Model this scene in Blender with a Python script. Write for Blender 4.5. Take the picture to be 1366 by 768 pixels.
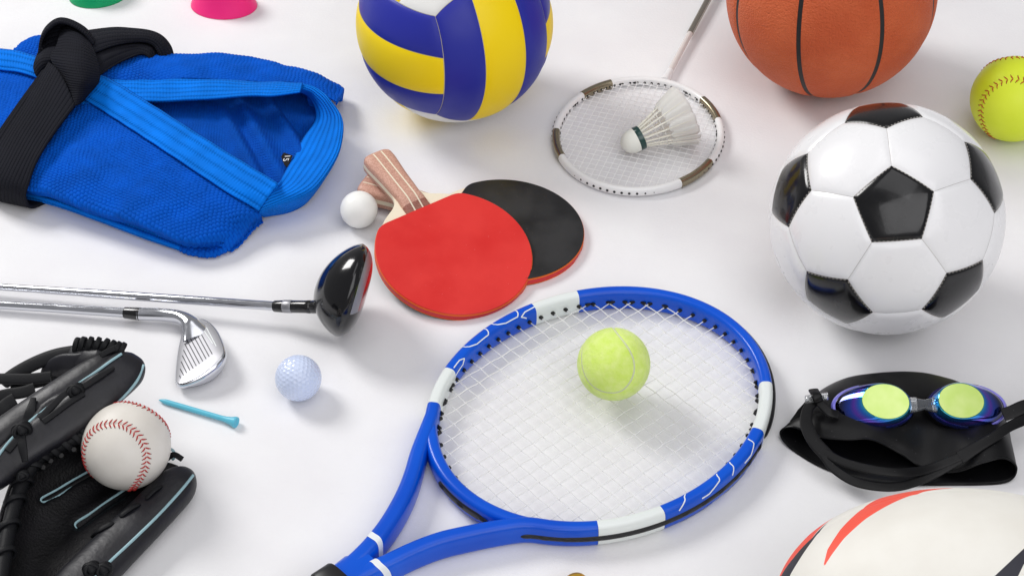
import bpy, bmesh, math, random
import numpy as np
from mathutils import Matrix, Vector
from mathutils.bvhtree import BVHTree
random.seed(7); RNG = np.random.default_rng(7)
for o in list(bpy.data.objects): bpy.data.objects.remove(o)
scn = bpy.context.scene; COL = scn.collection
K = 0.001                      # everything below is written in millimetres
pi = math.pi; rad = math.radians

# ------------------------------------------------------------ camera
TH = rad(42.0); FPX = 2300.0; SC = 1.36
HC = FPX*math.sin(TH)/SC; DC = HC/math.sin(TH)
CAM = np.array([0, -DC*math.cos(TH), DC*math.sin(TH)])
CR = np.array([1., 0, 0]); CF = np.array([0, math.cos(TH), -math.sin(TH)]); CU = np.array([0, math.sin(TH), math.cos(TH)])
cd = bpy.data.cameras.new('camera'); co = bpy.data.objects.new('camera', cd); COL.objects.link(co)
cd.sensor_width = 36; cd.sensor_fit = 'HORIZONTAL'; cd.lens = FPX*36/1366; cd.clip_start = 0.05; cd.clip_end = 100
co.location = CAM*K; co.rotation_euler = (pi/2-TH, 0, 0); scn.camera = co

# ------------------------------------------------------------ light: studio, one key softbox from the back left, a broad overhead softbox, a front fill beside the camera, dim room
w = bpy.data.worlds.new('World'); scn.world = w; w.use_nodes = True
bg = w.node_tree.nodes['Background']; bg.inputs[0].default_value = (0.97, 0.965, 1.0, 1); bg.inputs[1].default_value = 0.28
def area(name, loc, target, sx, sy, power, col):
    l = bpy.data.lights.new(name, 'AREA'); l.shape = 'RECTANGLE'; l.size = sx; l.size_y = sy; l.energy = power; l.color = col
    o = bpy.data.objects.new(name, l); COL.objects.link(o); o.location = loc
    d = Vector(target)-Vector(loc); o.rotation_euler = d.to_track_quat('-Z', 'Y').to_euler(); return o
area('key_softbox', (-2.25, 1.6, 2.35), (0, 0, 0), 1.2, 1.2, 84, (1.0, 0.985, 0.97))
area('overhead_softbox', (0.5, -0.2, 3.6), (0.1, 0, 0), 3.0, 2.6, 31, (0.99, 0.985, 1.0))
area('front_fill_softbox', (1.0, -2.3, 2.2), (0.1, 0, 0), 3.4, 2.2, 47, (0.995, 0.985, 1.0))
vs = scn.view_settings; vs.view_transform = 'Standard'; vs.look = 'None'; vs.exposure = 0.0; vs.gamma = 1; vs.use_curve_mapping = False
scn.render.resolution_x = 1024; scn.render.resolution_y = 575

# ------------------------------------------------------------ places: a point of the tabletop (or of a level h above it) seen at a place in the frame
def G(px, py, h=0.):
    d = CF + ((px-683)/FPX)*CR - ((py-384)/FPX)*CU
    return CAM + (h-CAM[2])/d[2]*d
def PX(p):
    q = np.asarray(p, float)-CAM; z = q@CF
    return np.stack([683+FPX*(q@CR)/z, 384-FPX*(q@CU)/z], -1)
def ball_at(px, py, rp, base=0.):
    r = rp
    for _ in range(40):
        c = G(px, py, base+r); r = rp*((c-CAM)@CF)/FPX
    return c, r
def nrm(v):
    v = np.asarray(v, float); n = np.linalg.norm(v, axis=-1, keepdims=True); return v/np.where(n == 0, 1, n)
def view_frame(c):                       # right, up, towards the camera, as columns
    n = nrm(CAM-c); r = nrm(CR-(CR@n)*n); return np.stack([r, np.cross(n, r), n], 1)
def quat(q):
    w_, x, y, z = np.array(q)/np.linalg.norm(q)
    return np.array([[1-2*(y*y+z*z), 2*(x*y-z*w_), 2*(x*z+y*w_)], [2*(x*y+z*w_), 1-2*(x*x+z*z), 2*(y*z-x*w_)], [2*(x*z-y*w_), 2*(y*z+x*w_), 1-2*(x*x+y*y)]])

# ------------------------------------------------------------ objects
ORG = {}
def props(o, label=None, cat=None, group=None, kind=None):
    if label: o['label'] = label
    if cat: o['category'] = cat
    if group: o['group'] = group
    if kind: o['kind'] = kind
    return o
def thing(name, label, cat, loc, group=None):
    o = bpy.data.objects.new(name, None); COL.objects.link(o); o.empty_display_size = 0.02
    o.location = np.array(loc)*K; ORG[o.name] = np.array(loc, float)
    return props(o, label, cat, group)
def add(name, VF, mat, parent=None, smooth=True, uv=None, attr=None, fm=None, thick=None, offset=0., sharp=45, loc=None, kind=None, label=None):
    V, F = VF; V = np.asarray(V, float)
    org = np.array(loc, float) if loc is not None else (ORG[parent.name] if parent is not None else np.zeros(3))
    me = bpy.data.meshes.new(name); me.from_pydata(((V-org)*K).tolist(), [], [tuple(int(i) for i in f) for f in F])
    for m in (mat if isinstance(mat, (list, tuple)) else [mat]): me.materials.append(m)
    if fm is not None: me.polygons.foreach_set('material_index', np.asarray(fm, dtype=np.int32))
    if uv is not None:
        ul = me.uv_layers.new(name='UVMap'); vi = np.empty(len(me.loops), dtype=np.int32); me.loops.foreach_get('vertex_index', vi)
        ul.data.foreach_set('uv', np.asarray(uv, dtype=np.float32)[vi].ravel())
    if attr:
        for k, a in attr.items():
            at = me.attributes.new(k, 'FLOAT', 'POINT'); at.data.foreach_set('value', np.asarray(a, dtype=np.float32))
    me.update()
    if smooth:
        me.polygons.foreach_set('use_smooth', np.ones(len(me.polygons), dtype=bool))
        if sharp: me.set_sharp_from_angle(angle=rad(sharp))
    o = bpy.data.objects.new(name, me); COL.objects.link(o)
    if parent is not None:
        o.parent = parent; ORG[o.name] = org
        if loc is not None: o.location = (org-ORG[parent.name])*K
    else:
        o.location = org*K; ORG[o.name] = org
    if thick:
        md = o.modifiers.new('thickness', 'SOLIDIFY'); md.thickness = thick*K; md.offset = offset; md.use_rim = True
    if kind: o['kind'] = kind
    if label: o['label'] = label
    return o

# ------------------------------------------------------------ shapes
def grid(P, cu=False, cv=False, flip=False):
    n, m = P.shape[:2]; V = P.reshape(-1, 3); F = []
    for i in range(n if cu else n-1):
        for j in range(m if cv else m-1):
            a, b, c, d = i*m+j, i*m+(j+1) % m, ((i+1) % n)*m+(j+1) % m, ((i+1) % n)*m+j
            F.append((a, d, c, b) if flip else (a, b, c, d))
    return V, F
def join(*L):
    V = []; F = []; o = 0
    for v, f in L:
        V.append(np.asarray(v, float)); F += [tuple(i+o for i in q) for q in f]; o += len(v)
    return np.concatenate(V), F
def cr(P, n, closed=False):
    P = np.asarray(P, float); m = len(P)
    t = np.linspace(0, m, n, endpoint=False) if closed else np.linspace(0, m-1, n)
    i = np.floor(t).astype(int)
    if not closed: i = np.clip(i, 0, m-2)
    u = (t-i).reshape((-1,)+(1,)*(P.ndim-1))
    if closed: g = lambda k: P[(i+k) % m]
    else:
        Q = np.concatenate([[2*P[0]-P[1]], P, [2*P[-1]-P[-2]]]); g = lambda k: Q[i+k+1]
    a, b, c, d = g(-1), g(0), g(1), g(2)
    return .5*((2*b)+(c-a)*u+(2*a-5*b+4*c-d)*u*u+(3*b-a-3*c+d)*u**3)
def arc(P, axis):
    d = np.linalg.norm(np.diff(P, axis=axis), axis=-1); s = np.concatenate([np.zeros_like(np.take(d, [0], axis=axis)), np.cumsum(d, axis=axis)], axis=axis)
    return s
def patch(rows, nu, nv, closed=False):
    A = np.array([[G(*p) for p in r] for r in rows])
    A = np.moveaxis(cr(np.moveaxis(A, 1, 0), nv, closed), 0, 1); return cr(A, nu)
def uv_of(P): # centimetres along the two directions
    return np.stack([arc(P, 1), arc(P, 0)], -1).reshape(-1, 2)/10
def frames(path, up=(0, 0, 1), closed=False):
    P = np.asarray(path, float)
    T = nrm(np.roll(P, -1, 0)-np.roll(P, 1, 0)) if closed else nrm(np.gradient(P, axis=0))
    up = np.asarray(up, float)
    up = np.broadcast_to(up, P.shape)
    S = nrm(np.cross(T, up)); U = np.cross(S, T); return T, S, U
def sweep(path, cs, up=(0, 0, 1), closed=False, sc=None, caps=True):
    P = np.asarray(path, float); T, S, U = frames(P, up, closed); cs = np.asarray(cs, float)
    n = len(P); sc = np.ones((n, 2)) if sc is None else np.asarray(sc, float)
    if sc.ndim == 1: sc = np.stack([sc, sc], 1)
    Q = P[:, None]+S[:, None]*(cs[None, :, :1]*sc[:, None, :1])+U[:, None]*(cs[None, :, 1:]*sc[:, None, 1:])
    V, F = grid(Q, cu=closed, cv=True)
    if caps and not closed:
        m = len(cs); F = list(F)+[tuple(range(m))[::-1], tuple((n-1)*m+k for k in range(m))]
        F[-2] = tuple(range(m)); F[-1] = tuple((n-1)*m+k for k in range(m))[::-1]
    return V, F
def circ(r, n=12, ry=None):
    t = np.linspace(0, 2*pi, n, endpoint=False); return np.stack([r*np.cos(t), (ry or r)*np.sin(t)], 1)
def sup(a, b, n=2.6, m=28):
    t = np.linspace(0, 2*pi, m, endpoint=False); c, s = np.cos(t), np.sin(t)
    return np.stack([a*np.sign(c)*np.abs(c)**(2/n), b*np.sign(s)*np.abs(s)**(2/n)], 1)
def tube(path, r, n=10, up=(0, 0, 1), closed=False, sc=None):
    return sweep(path, circ(r, n), up, closed, sc)
def round_ends(n, k=6, tip=.15):           # scale profile that rounds both ends of a sweep
    s = np.ones(n)
    for i in range(k):
        v = math.sqrt(max(0, 1-((k-i)/k)**2)); s[i] = max(v, tip); s[n-1-i] = max(v, tip)
    return s
def lathe(prof, c, axis, n=48, ref=(0, 0, 1)):
    a = nrm(axis); ref = np.asarray(ref, float)
    if abs(a@ref) > .95: ref = np.array([1., 0, 0])
    s = nrm(np.cross(a, ref)); u = np.cross(s, a); t = np.linspace(0, 2*pi, n, endpoint=False)
    P = np.array([[np.asarray(c)+a*z+(s*math.cos(q)+u*math.sin(q))*r for q in t] for r, z in prof])
    V, F = grid(P, cv=True); m = len(prof); F = list(F)
    if prof[0][0] > 1e-6: F.append(tuple(range(n)))
    if prof[-1][0] > 1e-6: F.append(tuple((m-1)*n+k for k in range(n))[::-1])
    return V, F
def sphere_dirs(n, m):
    th = np.linspace(0, pi, n+1); ph = np.linspace(0, 2*pi, m, endpoint=False)
    return np.stack([np.sin(th)[:, None]*np.cos(ph), np.sin(th)[:, None]*np.sin(ph), np.cos(th)[:, None]*np.ones_like(ph)], -1)
def sphere(c, r, n=48, m=96):
    V, F = grid(sphere_dirs(n, m), cv=True); return V*r+c, F
def ico(n):                                # geodesic directions: vertices, faces
    p = (1+5**.5)/2
    v = nrm(np.array([(-1, p, 0), (1, p, 0), (-1, -p, 0), (1, -p, 0), (0, -1, p), (0, 1, p), (0, -1, -p), (0, 1, -p), (p, 0, -1), (p, 0, 1), (-p, 0, -1), (-p, 0, 1)]))
    f = [(0, 11, 5), (0, 5, 1), (0, 1, 7), (0, 7, 10), (0, 10, 11), (1, 5, 9), (5, 11, 4), (11, 10, 2), (10, 7, 6), (7, 1, 8), (3, 9, 4), (3, 4, 2), (3, 2, 6), (3, 6, 8), (3, 8, 9), (4, 9, 5), (2, 4, 11), (6, 2, 10), (8, 6, 7), (9, 8, 1)]
    V = []; F = []; key = {}
    for a, b, c in f:
        idx = {}
        for i in range(n+1):
            for j in range(n+1-i):
                q = nrm(v[a]*(n-i-j)+v[b]*i+v[c]*j); k = tuple(np.round(q, 5)+0.)
                if k not in key: key[k] = len(V); V.append(q)
                idx[i, j] = key[k]
        for i in range(n):
            for j in range(n-i):
                F.append((idx[i, j], idx[i+1, j], idx[i, j+1]))
                if j < n-i-1: F.append((idx[i+1, j], idx[i+1, j+1], idx[i, j+1]))
    return np.array(V), F, v, f

def resample(P, n):
    s = np.concatenate([[0], np.cumsum(np.linalg.norm(np.diff(P, axis=0), axis=1))]); u = np.linspace(0, s[-1], n)
    return np.stack([np.interp(u, s, P[:, k]) for k in range(3)], 1)
class Skin:                                 # finds where a surface lies under a place in the frame, to rest things on it
    def __init__(s, *vf):
        V, F = join(*vf); s.t = BVHTree.FromPolygons([tuple(v) for v in V], [tuple(int(i) for i in f) for f in F])
    def at(s, px, py, off=0., z=None):
        d = nrm(CF+((px-683)/FPX)*CR-((py-384)/FPX)*CU); h, n, i, r = s.t.ray_cast(Vector(CAM), Vector(d))
        if h is None: return None
        n = np.array(n); n = n if n@d < 0 else -n; return np.array(h)+n*off

# ------------------------------------------------------------ materials
def lin(c):
    c = np.array(c[:3])/255.; return tuple(np.where(c <= .04045, c/12.92, ((c+.055)/1.055)**2.4))+(1.,)
class Mat:
    def __init__(s, name, col, rough=.5, metal=0., spec=.5, coat=0., coat_rough=.05, trans=0., ior=1.45, sheen=0., sss=0.):
        s.m = bpy.data.materials.new(name); s.m.use_nodes = True; s.t = s.m.node_tree; s.b = s.t.nodes['Principled BSDF']
        b = s.b.inputs; b['Base Color'].default_value = lin(col); b['Roughness'].default_value = rough; b['Metallic'].default_value = metal
        b['Specular IOR Level'].default_value = spec; b['Coat Weight'].default_value = coat; b['Coat Roughness'].default_value = coat_rough
        b['Transmission Weight'].default_value = trans; b['IOR'].default_value = ior; b['Sheen Weight'].default_value = sheen; b['Sheen Roughness'].default_value = .4
        if sss: b['Subsurface Weight'].default_value = sss; b['Subsurface Radius'].default_value = (.004, .004, .004); b['Subsurface Scale'].default_value = 1.0
        s.h = None
    def node(s, typ, **kw):
        n = s.t.nodes.new(typ)
        for k, v in kw.items():
            if hasattr(n, k): setattr(n, k, v)
            else: n.inputs[k].default_value = v
        return n
    def link(s, a, b): s.t.links.new(a, b)
    def coords(s, kind='Object'):
        return s.node('ShaderNodeTexCoord').outputs[kind]
    def math(s, op, a, b=0.):
        n = s.node('ShaderNodeMath', operation=op)
        for i, v in enumerate((a, b)):
            if isinstance(v, (int, float)): n.inputs[i].default_value = v
            else: s.link(v, n.inputs[i])
        return n.outputs[0]
    def noise(s, scale, detail=3., vec=None, rough=.5, typ='ShaderNodeTexNoise', out=0):
        n = s.node(typ); n.inputs['Scale'].default_value = scale
        if 'Detail' in n.inputs: n.inputs['Detail'].default_value = detail
        if 'Roughness' in n.inputs: n.inputs['Roughness'].default_value = rough
        s.link(vec if vec is not None else s.coords(), n.inputs['Vector']); return n.outputs[out]
    def bump(s, h, strength=.3, dist=.5):
        n = s.node('ShaderNodeBump'); n.inputs['Strength'].default_value = strength; n.inputs['Distance'].default_value = dist*K
        s.link(h, n.inputs['Height'])
        if s.h is not None: s.link(s.h, n.inputs['Normal'])
        s.h = n.outputs[0]; s.link(s.h, s.b.inputs['Normal']); return s
    def ramp(s, fac, stops):
        n = s.node('ShaderNodeValToRGB'); e = n.color_ramp.elements
        while len(e) > 1: e.remove(e[-1])
        e[0].position = stops[0][0]; e[0].color = lin(stops[0][1])
        for p, c in stops[1:]: q = e.new(p); q.color = lin(c)
        s.link(fac, n.inputs[0]); return n.outputs[0]
    def color(s, sock): s.link(sock, s.b.inputs['Base Color']); return s
    def mix(s, fac, a, b):
        n = s.node('ShaderNodeMix', data_type='RGBA')
        s.link(fac, n.inputs[0])
        for i, v in ((6, a), (7, b)):
            if isinstance(v, tuple): n.inputs[i].default_value = lin(v)
            else: s.link(v, n.inputs[i])
        return n.outputs[2]
    def vary(s, c1, c2, scale, detail=4., lo=.35, hi=.65):
        return s.color(s.ramp(s.noise(scale, detail), [(lo, c1), (hi, c2)]))
    def specks(s, col, scale=700, thr=.76, amount=.6):   # dust and lint lying on the surface
        f = s.node('ShaderNodeMapRange'); f.inputs[1].default_value = thr; f.inputs[2].default_value = thr+.03; f.inputs[4].default_value = amount
        s.link(s.noise(scale, 1.), f.inputs[0]); src = s.b.inputs['Base Color']; base = src.links[0].from_socket if src.links else tuple(int(round(255*(v*12.92 if v <= .0031308 else 1.055*v**(1/2.4)-.055))) for v in src.default_value[:3])
        return s.color(s.mix(f.outputs[0], base, col))
    def rough(s, lo, hi, scale, detail=3.):
        f = s.noise(scale, detail); n = s.node('ShaderNodeMapRange'); n.inputs[3].default_value = lo; n.inputs[4].default_value = hi; n.inputs[1].default_value = .3; n.inputs[2].default_value = .7
        s.link(f, n.inputs[0]); s.link(n.outputs[0], s.b.inputs['Roughness']); return s
def attr_sock(s, name):
    n = s.node('ShaderNodeAttribute'); n.attribute_name = name; return n.outputs['Fac']
def step(s, sock, w_=.15):                  # 0..1 across zero over w_ millimetres
    n = s.node('ShaderNodeMapRange'); n.inputs[1].default_value = -w_; n.inputs[2].default_value = w_
    s.link(sock, n.inputs[0]); return n.outputs[0]

M = {}
def mat(key, *a, **k):
    M[key] = Mat(key, *a, **k); return M[key]
m = mat('paper', (232, 231, 233), .62, spec=.25); m.bump(m.noise(260, 5, rough=.65), .5, .5); m.bump(m.noise(1100, 2), .2, .25); m.vary((230, 229, 231), (236, 236, 237), 9, 5); m.specks((196, 194, 194), 330, .80, .35)
# ------------------------------------------------------------ tabletop
P = np.array([[(x, y, 0.) for x in np.linspace(-4500, 4500, 31)] for y in np.linspace(-3200, 6000, 31)])
props(add('white_tabletop', grid(P, flip=False), M['paper'].m), 'plain white paper-textured tabletop under all the sports gear', None, None, 'structure')
# ============================================================ balls
def seam_curve(A, n):
    T = np.linspace(0, 4*pi, n, endpoint=False); th = pi/2-(pi/2-A)*np.cos(T); ph = T/2+A*np.sin(2*T)
    Q = np.stack([np.sin(th)*np.cos(ph), np.sin(th)*np.sin(ph), np.cos(th)], 1)
    Q = np.concatenate([Q, Q[:1]]); s = np.concatenate([[0], np.cumsum(np.linalg.norm(np.diff(Q, axis=0), axis=1))])
    u = np.linspace(0, s[-1], n, endpoint=False); R = np.stack([np.interp(u, s, Q[:, k]) for k in range(3)], 1); return nrm(R)

# ---- soccer ball: 12 black pentagons, 20 white hexagons
m = mat('soccer_white', (238, 238, 239), .28, spec=.45, coat=.35, coat_rough=.12); m.bump(m.noise(260, 4), .06, .5); m.bump(m.noise(30, 3), .05, 1.5); m.rough(.24, .36, 60)
m = mat('soccer_black', (12, 12, 14), .2, spec=.4, coat=.35, coat_rough=.08); m.bump(m.noise(260, 4), .16, .5); m.bump(m.noise(45, 3), .12, 1.5); m.rough(.16, .3, 50)
m = mat('seam_grey', (176, 172, 166), .7)
c, R = ball_at(1181.5, 292, 154.5)
VF = view_frame(c)
n0 = nrm([.073, .103, .99]); upd = np.array([-.07, 1, 0.]); upd = nrm(upd-(upd@n0)*n0); Rv = np.stack([np.cross(upd, n0), upd, n0], 1)
_, _, iv, ifc = ico(1)
z0 = iv[0]; nb = [j for j in range(12) if abs(iv[j]@z0-.4472) < .01]; y0 = nrm(iv[nb[0]]-(iv[nb[0]]@z0)*z0)
L = np.stack([np.cross(y0, z0), y0, z0], 1); RB = VF@Rv@L.T     # icosahedron frame -> world, a vertex of the pentagon pointing up
ball = thing('soccer_ball', 'glossy black and white soccer ball standing on the right', 'soccer ball', (c[0], c[1], 0))
add('core', sphere(c, R*.984, 40, 80), M['seam_grey'].m, ball)
def puff_panel(corners, N=16, gap=.0045, dip=.016, k=14.):
    C = nrm(corners.mean(0)); nC = len(corners); V = []; F = []; key = {}
    for q in range(nC):
        a, b = corners[q], corners[(q+1) % nC]; idx = {}
        for i in range(N+1):
            for j in range(N+1-i):
                w0 = (N-i-j)/N; w1 = i/N; w2 = j/N
                p = C*w0+a*w1+b*w2; p = nrm(p+(C-p)*gap)
                h = 1-dip*math.exp(-k*w0)
                kk = tuple(np.round(p, 5)+0.)
                if kk not in key: key[kk] = len(V); V.append(p*h)
                idx[i, j] = key[kk]
        for i in range(N):
            for j in range(N-i):
                F.append((idx[i, j], idx[i+1, j], idx[i, j+1]))
                if j < N-i-1: F.append((idx[i+1, j], idx[i+1, j+1], idx[i, j+1]))
    return np.array(V), F
def order(pts, ax):
    r = nrm(np.cross(ax, [.3, .5, .8])); s = np.cross(ax, r); return pts[np.argsort(np.arctan2(pts@s, pts@r))]
stitch = []
for i in range(12):
    nbi = [j for j in range(12) if abs(iv[j]@iv[i]-.4472) < .01]
    pts = order(nrm(np.array([iv[i]*2+iv[j] for j in nbi])), iv[i]); V, F = puff_panel(pts)
    add('black_panel', ((V*R)@RB.T+c, F), M['soccer_black'].m, ball, sharp=None)
    for q in range(5):
        a, b = pts[q], pts[(q+1) % 5]; cc = nrm(pts.mean(0))
        for t in np.linspace(.06, .94, 11):
            p = nrm(a*(1-t)+b*t); p = nrm(p+(cc-p)*.022); d = nrm(b-a); o_ = nrm(p-cc)
            stitch.append(tube(np.array([p*R*.986-d*R*.009, p*R*.9885, p*R*.986+d*R*.009])@RB.T+c, .32, 5))
for a, b, d in ifc:
    tri = [iv[a], iv[b], iv[d]]; pts = []
    for x in range(3):
        for y in range(3):
            if x != y: pts.append(tri[x]*2+tri[y])
    pts = order(nrm(np.array(pts)), nrm(sum(tri))); V, F = puff_panel(pts)
    add('white_panel', ((V*R)@RB.T+c, F), M['soccer_white'].m, ball, sharp=None)
add('seam_stitching', join(*stitch), M['seam_grey'].m, ball, kind='stuff')

# ---- volleyball: six faces of three strips
m = mat('volley_blue', (38, 46, 156), .42, spec=.4); m.bump(m.noise(900, 2), .12, .3); m.rough(.38, .5, 50)
m = mat('volley_yellow', (255, 222, 2), .42, spec=.4); m.bump(m.noise(900, 2), .12, .3); m.rough(.38, .5, 50)
m = mat('volley_white', (236, 236, 232), .42, spec=.4); m.bump(m.noise(900, 2), .12, .3)
m = mat('seam_pale', (205, 196, 170), .7)
c, R = ball_at(606.5, 31.5, 131.5); VF = view_frame(c)
ball = thing('volleyball', 'blue and yellow striped volleyball at the top, left of the badminton racket', 'volleyball', (c[0], c[1], 0))
v1 = nrm([-.186, .08, .979]); v2 = nrm([-.19, -.916, .353]); a_ = nrm(v1-v2); mm = nrm(v1+v2); dd = np.cross(a_, mm)
dd = dd if dd[0] > 0 else -dd
nF, nL = nrm(mm+dd), nrm(mm-dd); a_ = a_
add('core', sphere(c, R*.985, 36, 72), M['seam_pale'].m, ball)
bb = .24
def vface(n, sdir, udir, cols):
    edges = [-1, -.27, .27, 1]
    for k in range(3):
        N = 18; u = np.linspace(edges[k], edges[k+1], N+1); wv = np.linspace(-1, 1, 2*N+1)
        U, W = np.meshgrid(u, wv); kk = 1/(1-bb*(1-U**2))
        # the two inner edges of a strip bow outwards along the face
        Un = U*(1+.10*(1-W**2)*(1-U**2)*2.0)
        u2 = Un*(1-bb*(1-W**2))*(1+(kk-1)*W**2); w2 = W*(1+(kk-1)*W**2)
        D = nrm(n+udir*u2[..., None]+sdir*w2[..., None])
        e = np.minimum(np.minimum(U-edges[k], edges[k+1]-U)*1.0, 1-np.abs(W))
        cen = nrm(D.reshape(-1, 3).mean(0)); g = .009
        inner = (e < .02)[..., None]
        D = nrm(D+(cen-D)*g)
        Pp = D*(1-.013*np.exp(-e*16))[..., None]*R
        V, F = grid(Pp); V = V@VF.T+c
        nn = np.cross(V[F[0][1]]-V[F[0][0]], V[F[0][2]]-V[F[0][1]])
        if nn@(V[F[0][0]]-c) < 0: F = [q[::-1] for q in F]
        add('%s_panel' % cols[k], (V, F), M['volley_'+cols[k]].m, ball, sharp=None)
for sg in (1, -1):
    vface(nF*sg, a_, nL, ('blue', 'yellow', 'blue'))
    vface(nL*sg, nF, a_, ('blue', 'yellow', 'blue'))
    vface(a_*sg, nL, nF, ('white', 'yellow', 'white'))

# ---- basketball
m = mat('basket_orange', (196, 88, 46), .55, spec=.35)
vo = m.noise(430, typ='ShaderNodeTexVoronoi'); vv = m.math('MULTIPLY', vo, 1.6); m.bump(m.math('SUBTRACT', 1., vv), .9, .8)
m.vary((202, 90, 48), (214, 104, 60), 18, 4)
m = mat('channel_black', (26, 25, 26), .55)
c, R = ball_at(1108.5, -9, 139); VF = view_frame(c); al = rad(26)
ax = np.array([0, math.cos(al), math.sin(al)]); fr = np.array([0, -math.sin(al), math.cos(al)]); rt = np.cross(ax, fr)
ball = thing('basketball', 'orange pebbled basketball with black channels at the top right', 'basketball', (c[0], c[1], 0))
add('channel', sphere(c, R*.988, 48, 96), M['channel_black'].m, ball)
for k in range(8):
    l0 = rad(-16.5+45*k); l1 = l0+rad(45); NL, NP = 28, 72; P = np.zeros((NP+1, NL+1, 3))
    for i in range(NP+1):
        la = rad(-89.9+179.8*i/NP); hw = min(rad(22), rad(1.25)/max(math.cos(la), .02)); s = np.linspace(l0+hw, l1-hw, NL+1)
        e = np.minimum(s-s[0], s[-1]-s)*math.cos(la)
        P[i] = (ax*math.sin(la)+(fr*np.cos(s)[:, None]+rt*np.sin(s)[:, None])*math.cos(la))*(1-.011*np.exp(-e*60))[:, None]
    V, F = grid(P*R); add('panel', (V@VF.T+c, F), M['basket_orange'].m, ball, sharp=None)

# ---- stitched balls
def stitched(name, label, cat, px, py, rp, q, A, base, cover, thread, nst, lat, th, parent_base=None, raised=.35):
    c, R = ball_at(px, py, rp, base); VF = view_frame(c)@quat(q)
    cv = seam_curve(A, 900)
    b = thing(name, label, cat, (c[0], c[1], base))
    D, F, _, _ = ico(42); d = np.full(len(D), 9.)
    for i in range(0, 900, 30): d = np.minimum(d, np.arccos(np.clip(D@cv[i:i+30].T, -1, 1)).min(1))
    dm = d*R; h = R-.9*np.exp(-(dm/.55)**2)+raised*np.exp(-((dm-2.2)/2.0)**2)
    add('cover', ((D*h[:, None])@VF.T+c, F), cover, b, sharp=None)
    st = []; n9 = len(cv)
    for k in range(nst):
        t = k/nst*n9; i = int(t) % n9; p = cv[i]; T = nrm(cv[(i+3) % n9]-cv[i-3]); S = np.cross(p, T)
        for sg in (1, -1):
            jit = RNG.normal(0, .12)
            a = nrm(p*R+S*sg*.35-T*(th+jit)); m_ = nrm(p*R+S*sg*lat*.55-T*(-.1+jit)); e = nrm(p*R+S*sg*lat+T*(.9+jit))
            pts = np.array([a*(R-.15), (a*.5+m_*.5)*(R+.42), m_*(R+.62), (m_*.4+e*.6)*(R+.5), e*(R-.25)])
            st.append(tube((cr(pts, 7))@VF.T+c, .62, 6, up=VF@p, sc=np.array([.7, 1, 1, 1, .95, .8, .6])))
    add('stitching', join(*st), thread, b, kind='stuff')
    dots = []
    for k in range(nst):
        i = int(k/nst*n9) % n9; p = cv[i]; T = nrm(cv[(i+3) % n9]-cv[i-3]); S = np.cross(p, T)
        for sg in (1, -1):
            e = nrm(p*R+S*sg*(lat+.35)+T*1.05); dots.append(tube(np.array([e*(R-1.2), e*(R+raised*.7+.12)])@VF.T+c, .42, 6, up=VF@T))
    add('stitch_holes', join(*dots), M['hole'].m, b, kind='stuff')
    return b
mat('hole', (60, 30, 25), .9)
m = mat('baseball_leather', (226, 222, 214), .42, spec=.4); m.bump(m.noise(1200, 3), .12, .25); m.vary((226, 222, 214), (218, 213, 204), 30, 4); m.rough(.36, .5, 80)
m = mat('red_thread', (178, 42, 40), .6); m.bump(m.noise(4000, 1), .3, .2)
m = mat('softball_leather', (196, 216, 30), .45, spec=.4); m.bump(m.noise(1200, 3), .12, .25); m.vary((219, 236, 48), (226, 241, 64), 30, 4)
m = mat('rust_thread', (184, 66, 30), .6)

# ---- golf ball
m = mat('golf_white', (208, 220, 246), .22, spec=.5, coat=.5, coat_rough=.08)
c, R = ball_at(398, 504, 31); D, F, _, _ = ico(60); dv, _, _, _ = ico(6); VF = view_frame(c)@quat((.9, .3, .2, .1))
dmin = np.full(len(D), 9.)
for i in range(0, len(dv), 40): dmin = np.minimum(dmin, np.arccos(np.clip(D@dv[i:i+40].T, -1, 1)).min(1))
rr = .090; h = np.where(dmin < rr, -(1-(dmin/rr)**2)*.42, 0)
b = thing('golf_ball', 'dimpled bluish white golf ball on the tabletop', 'golf ball', (c[0], c[1], 0))
add('cover', ((D*(R+h)[:, None])@VF.T+c, F), M['golf_white'].m, b, sharp=None)
# ---- table tennis ball
m = mat('celluloid', (244, 244, 240), .34, spec=.4, sss=.25); m.bump(m.noise(700, 2), .04, .2)
c, R = ball_at(479, 279.5, 25); b = thing('table_tennis_ball', 'matte white table tennis ball beside the bat handles', 'ball', (c[0], c[1], 0))
add('shell', sphere(c, R, 48, 96), M['celluloid'].m, b, sharp=None)
ring = np.array([[math.cos(t), 0.12*math.sin(t), math.sin(t)] for t in np.linspace(0, 2*pi, 97)[:-1]])
add('seam', tube(c+nrm(np.array([[math.cos(t), .5*math.cos(t), math.sin(t)] for t in np.linspace(0, 2*pi, 97)[:-1]]))*(R-.03), .1, 5, closed=True, up=(.45, -.9, 0)), M['celluloid'].m, b)
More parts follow.
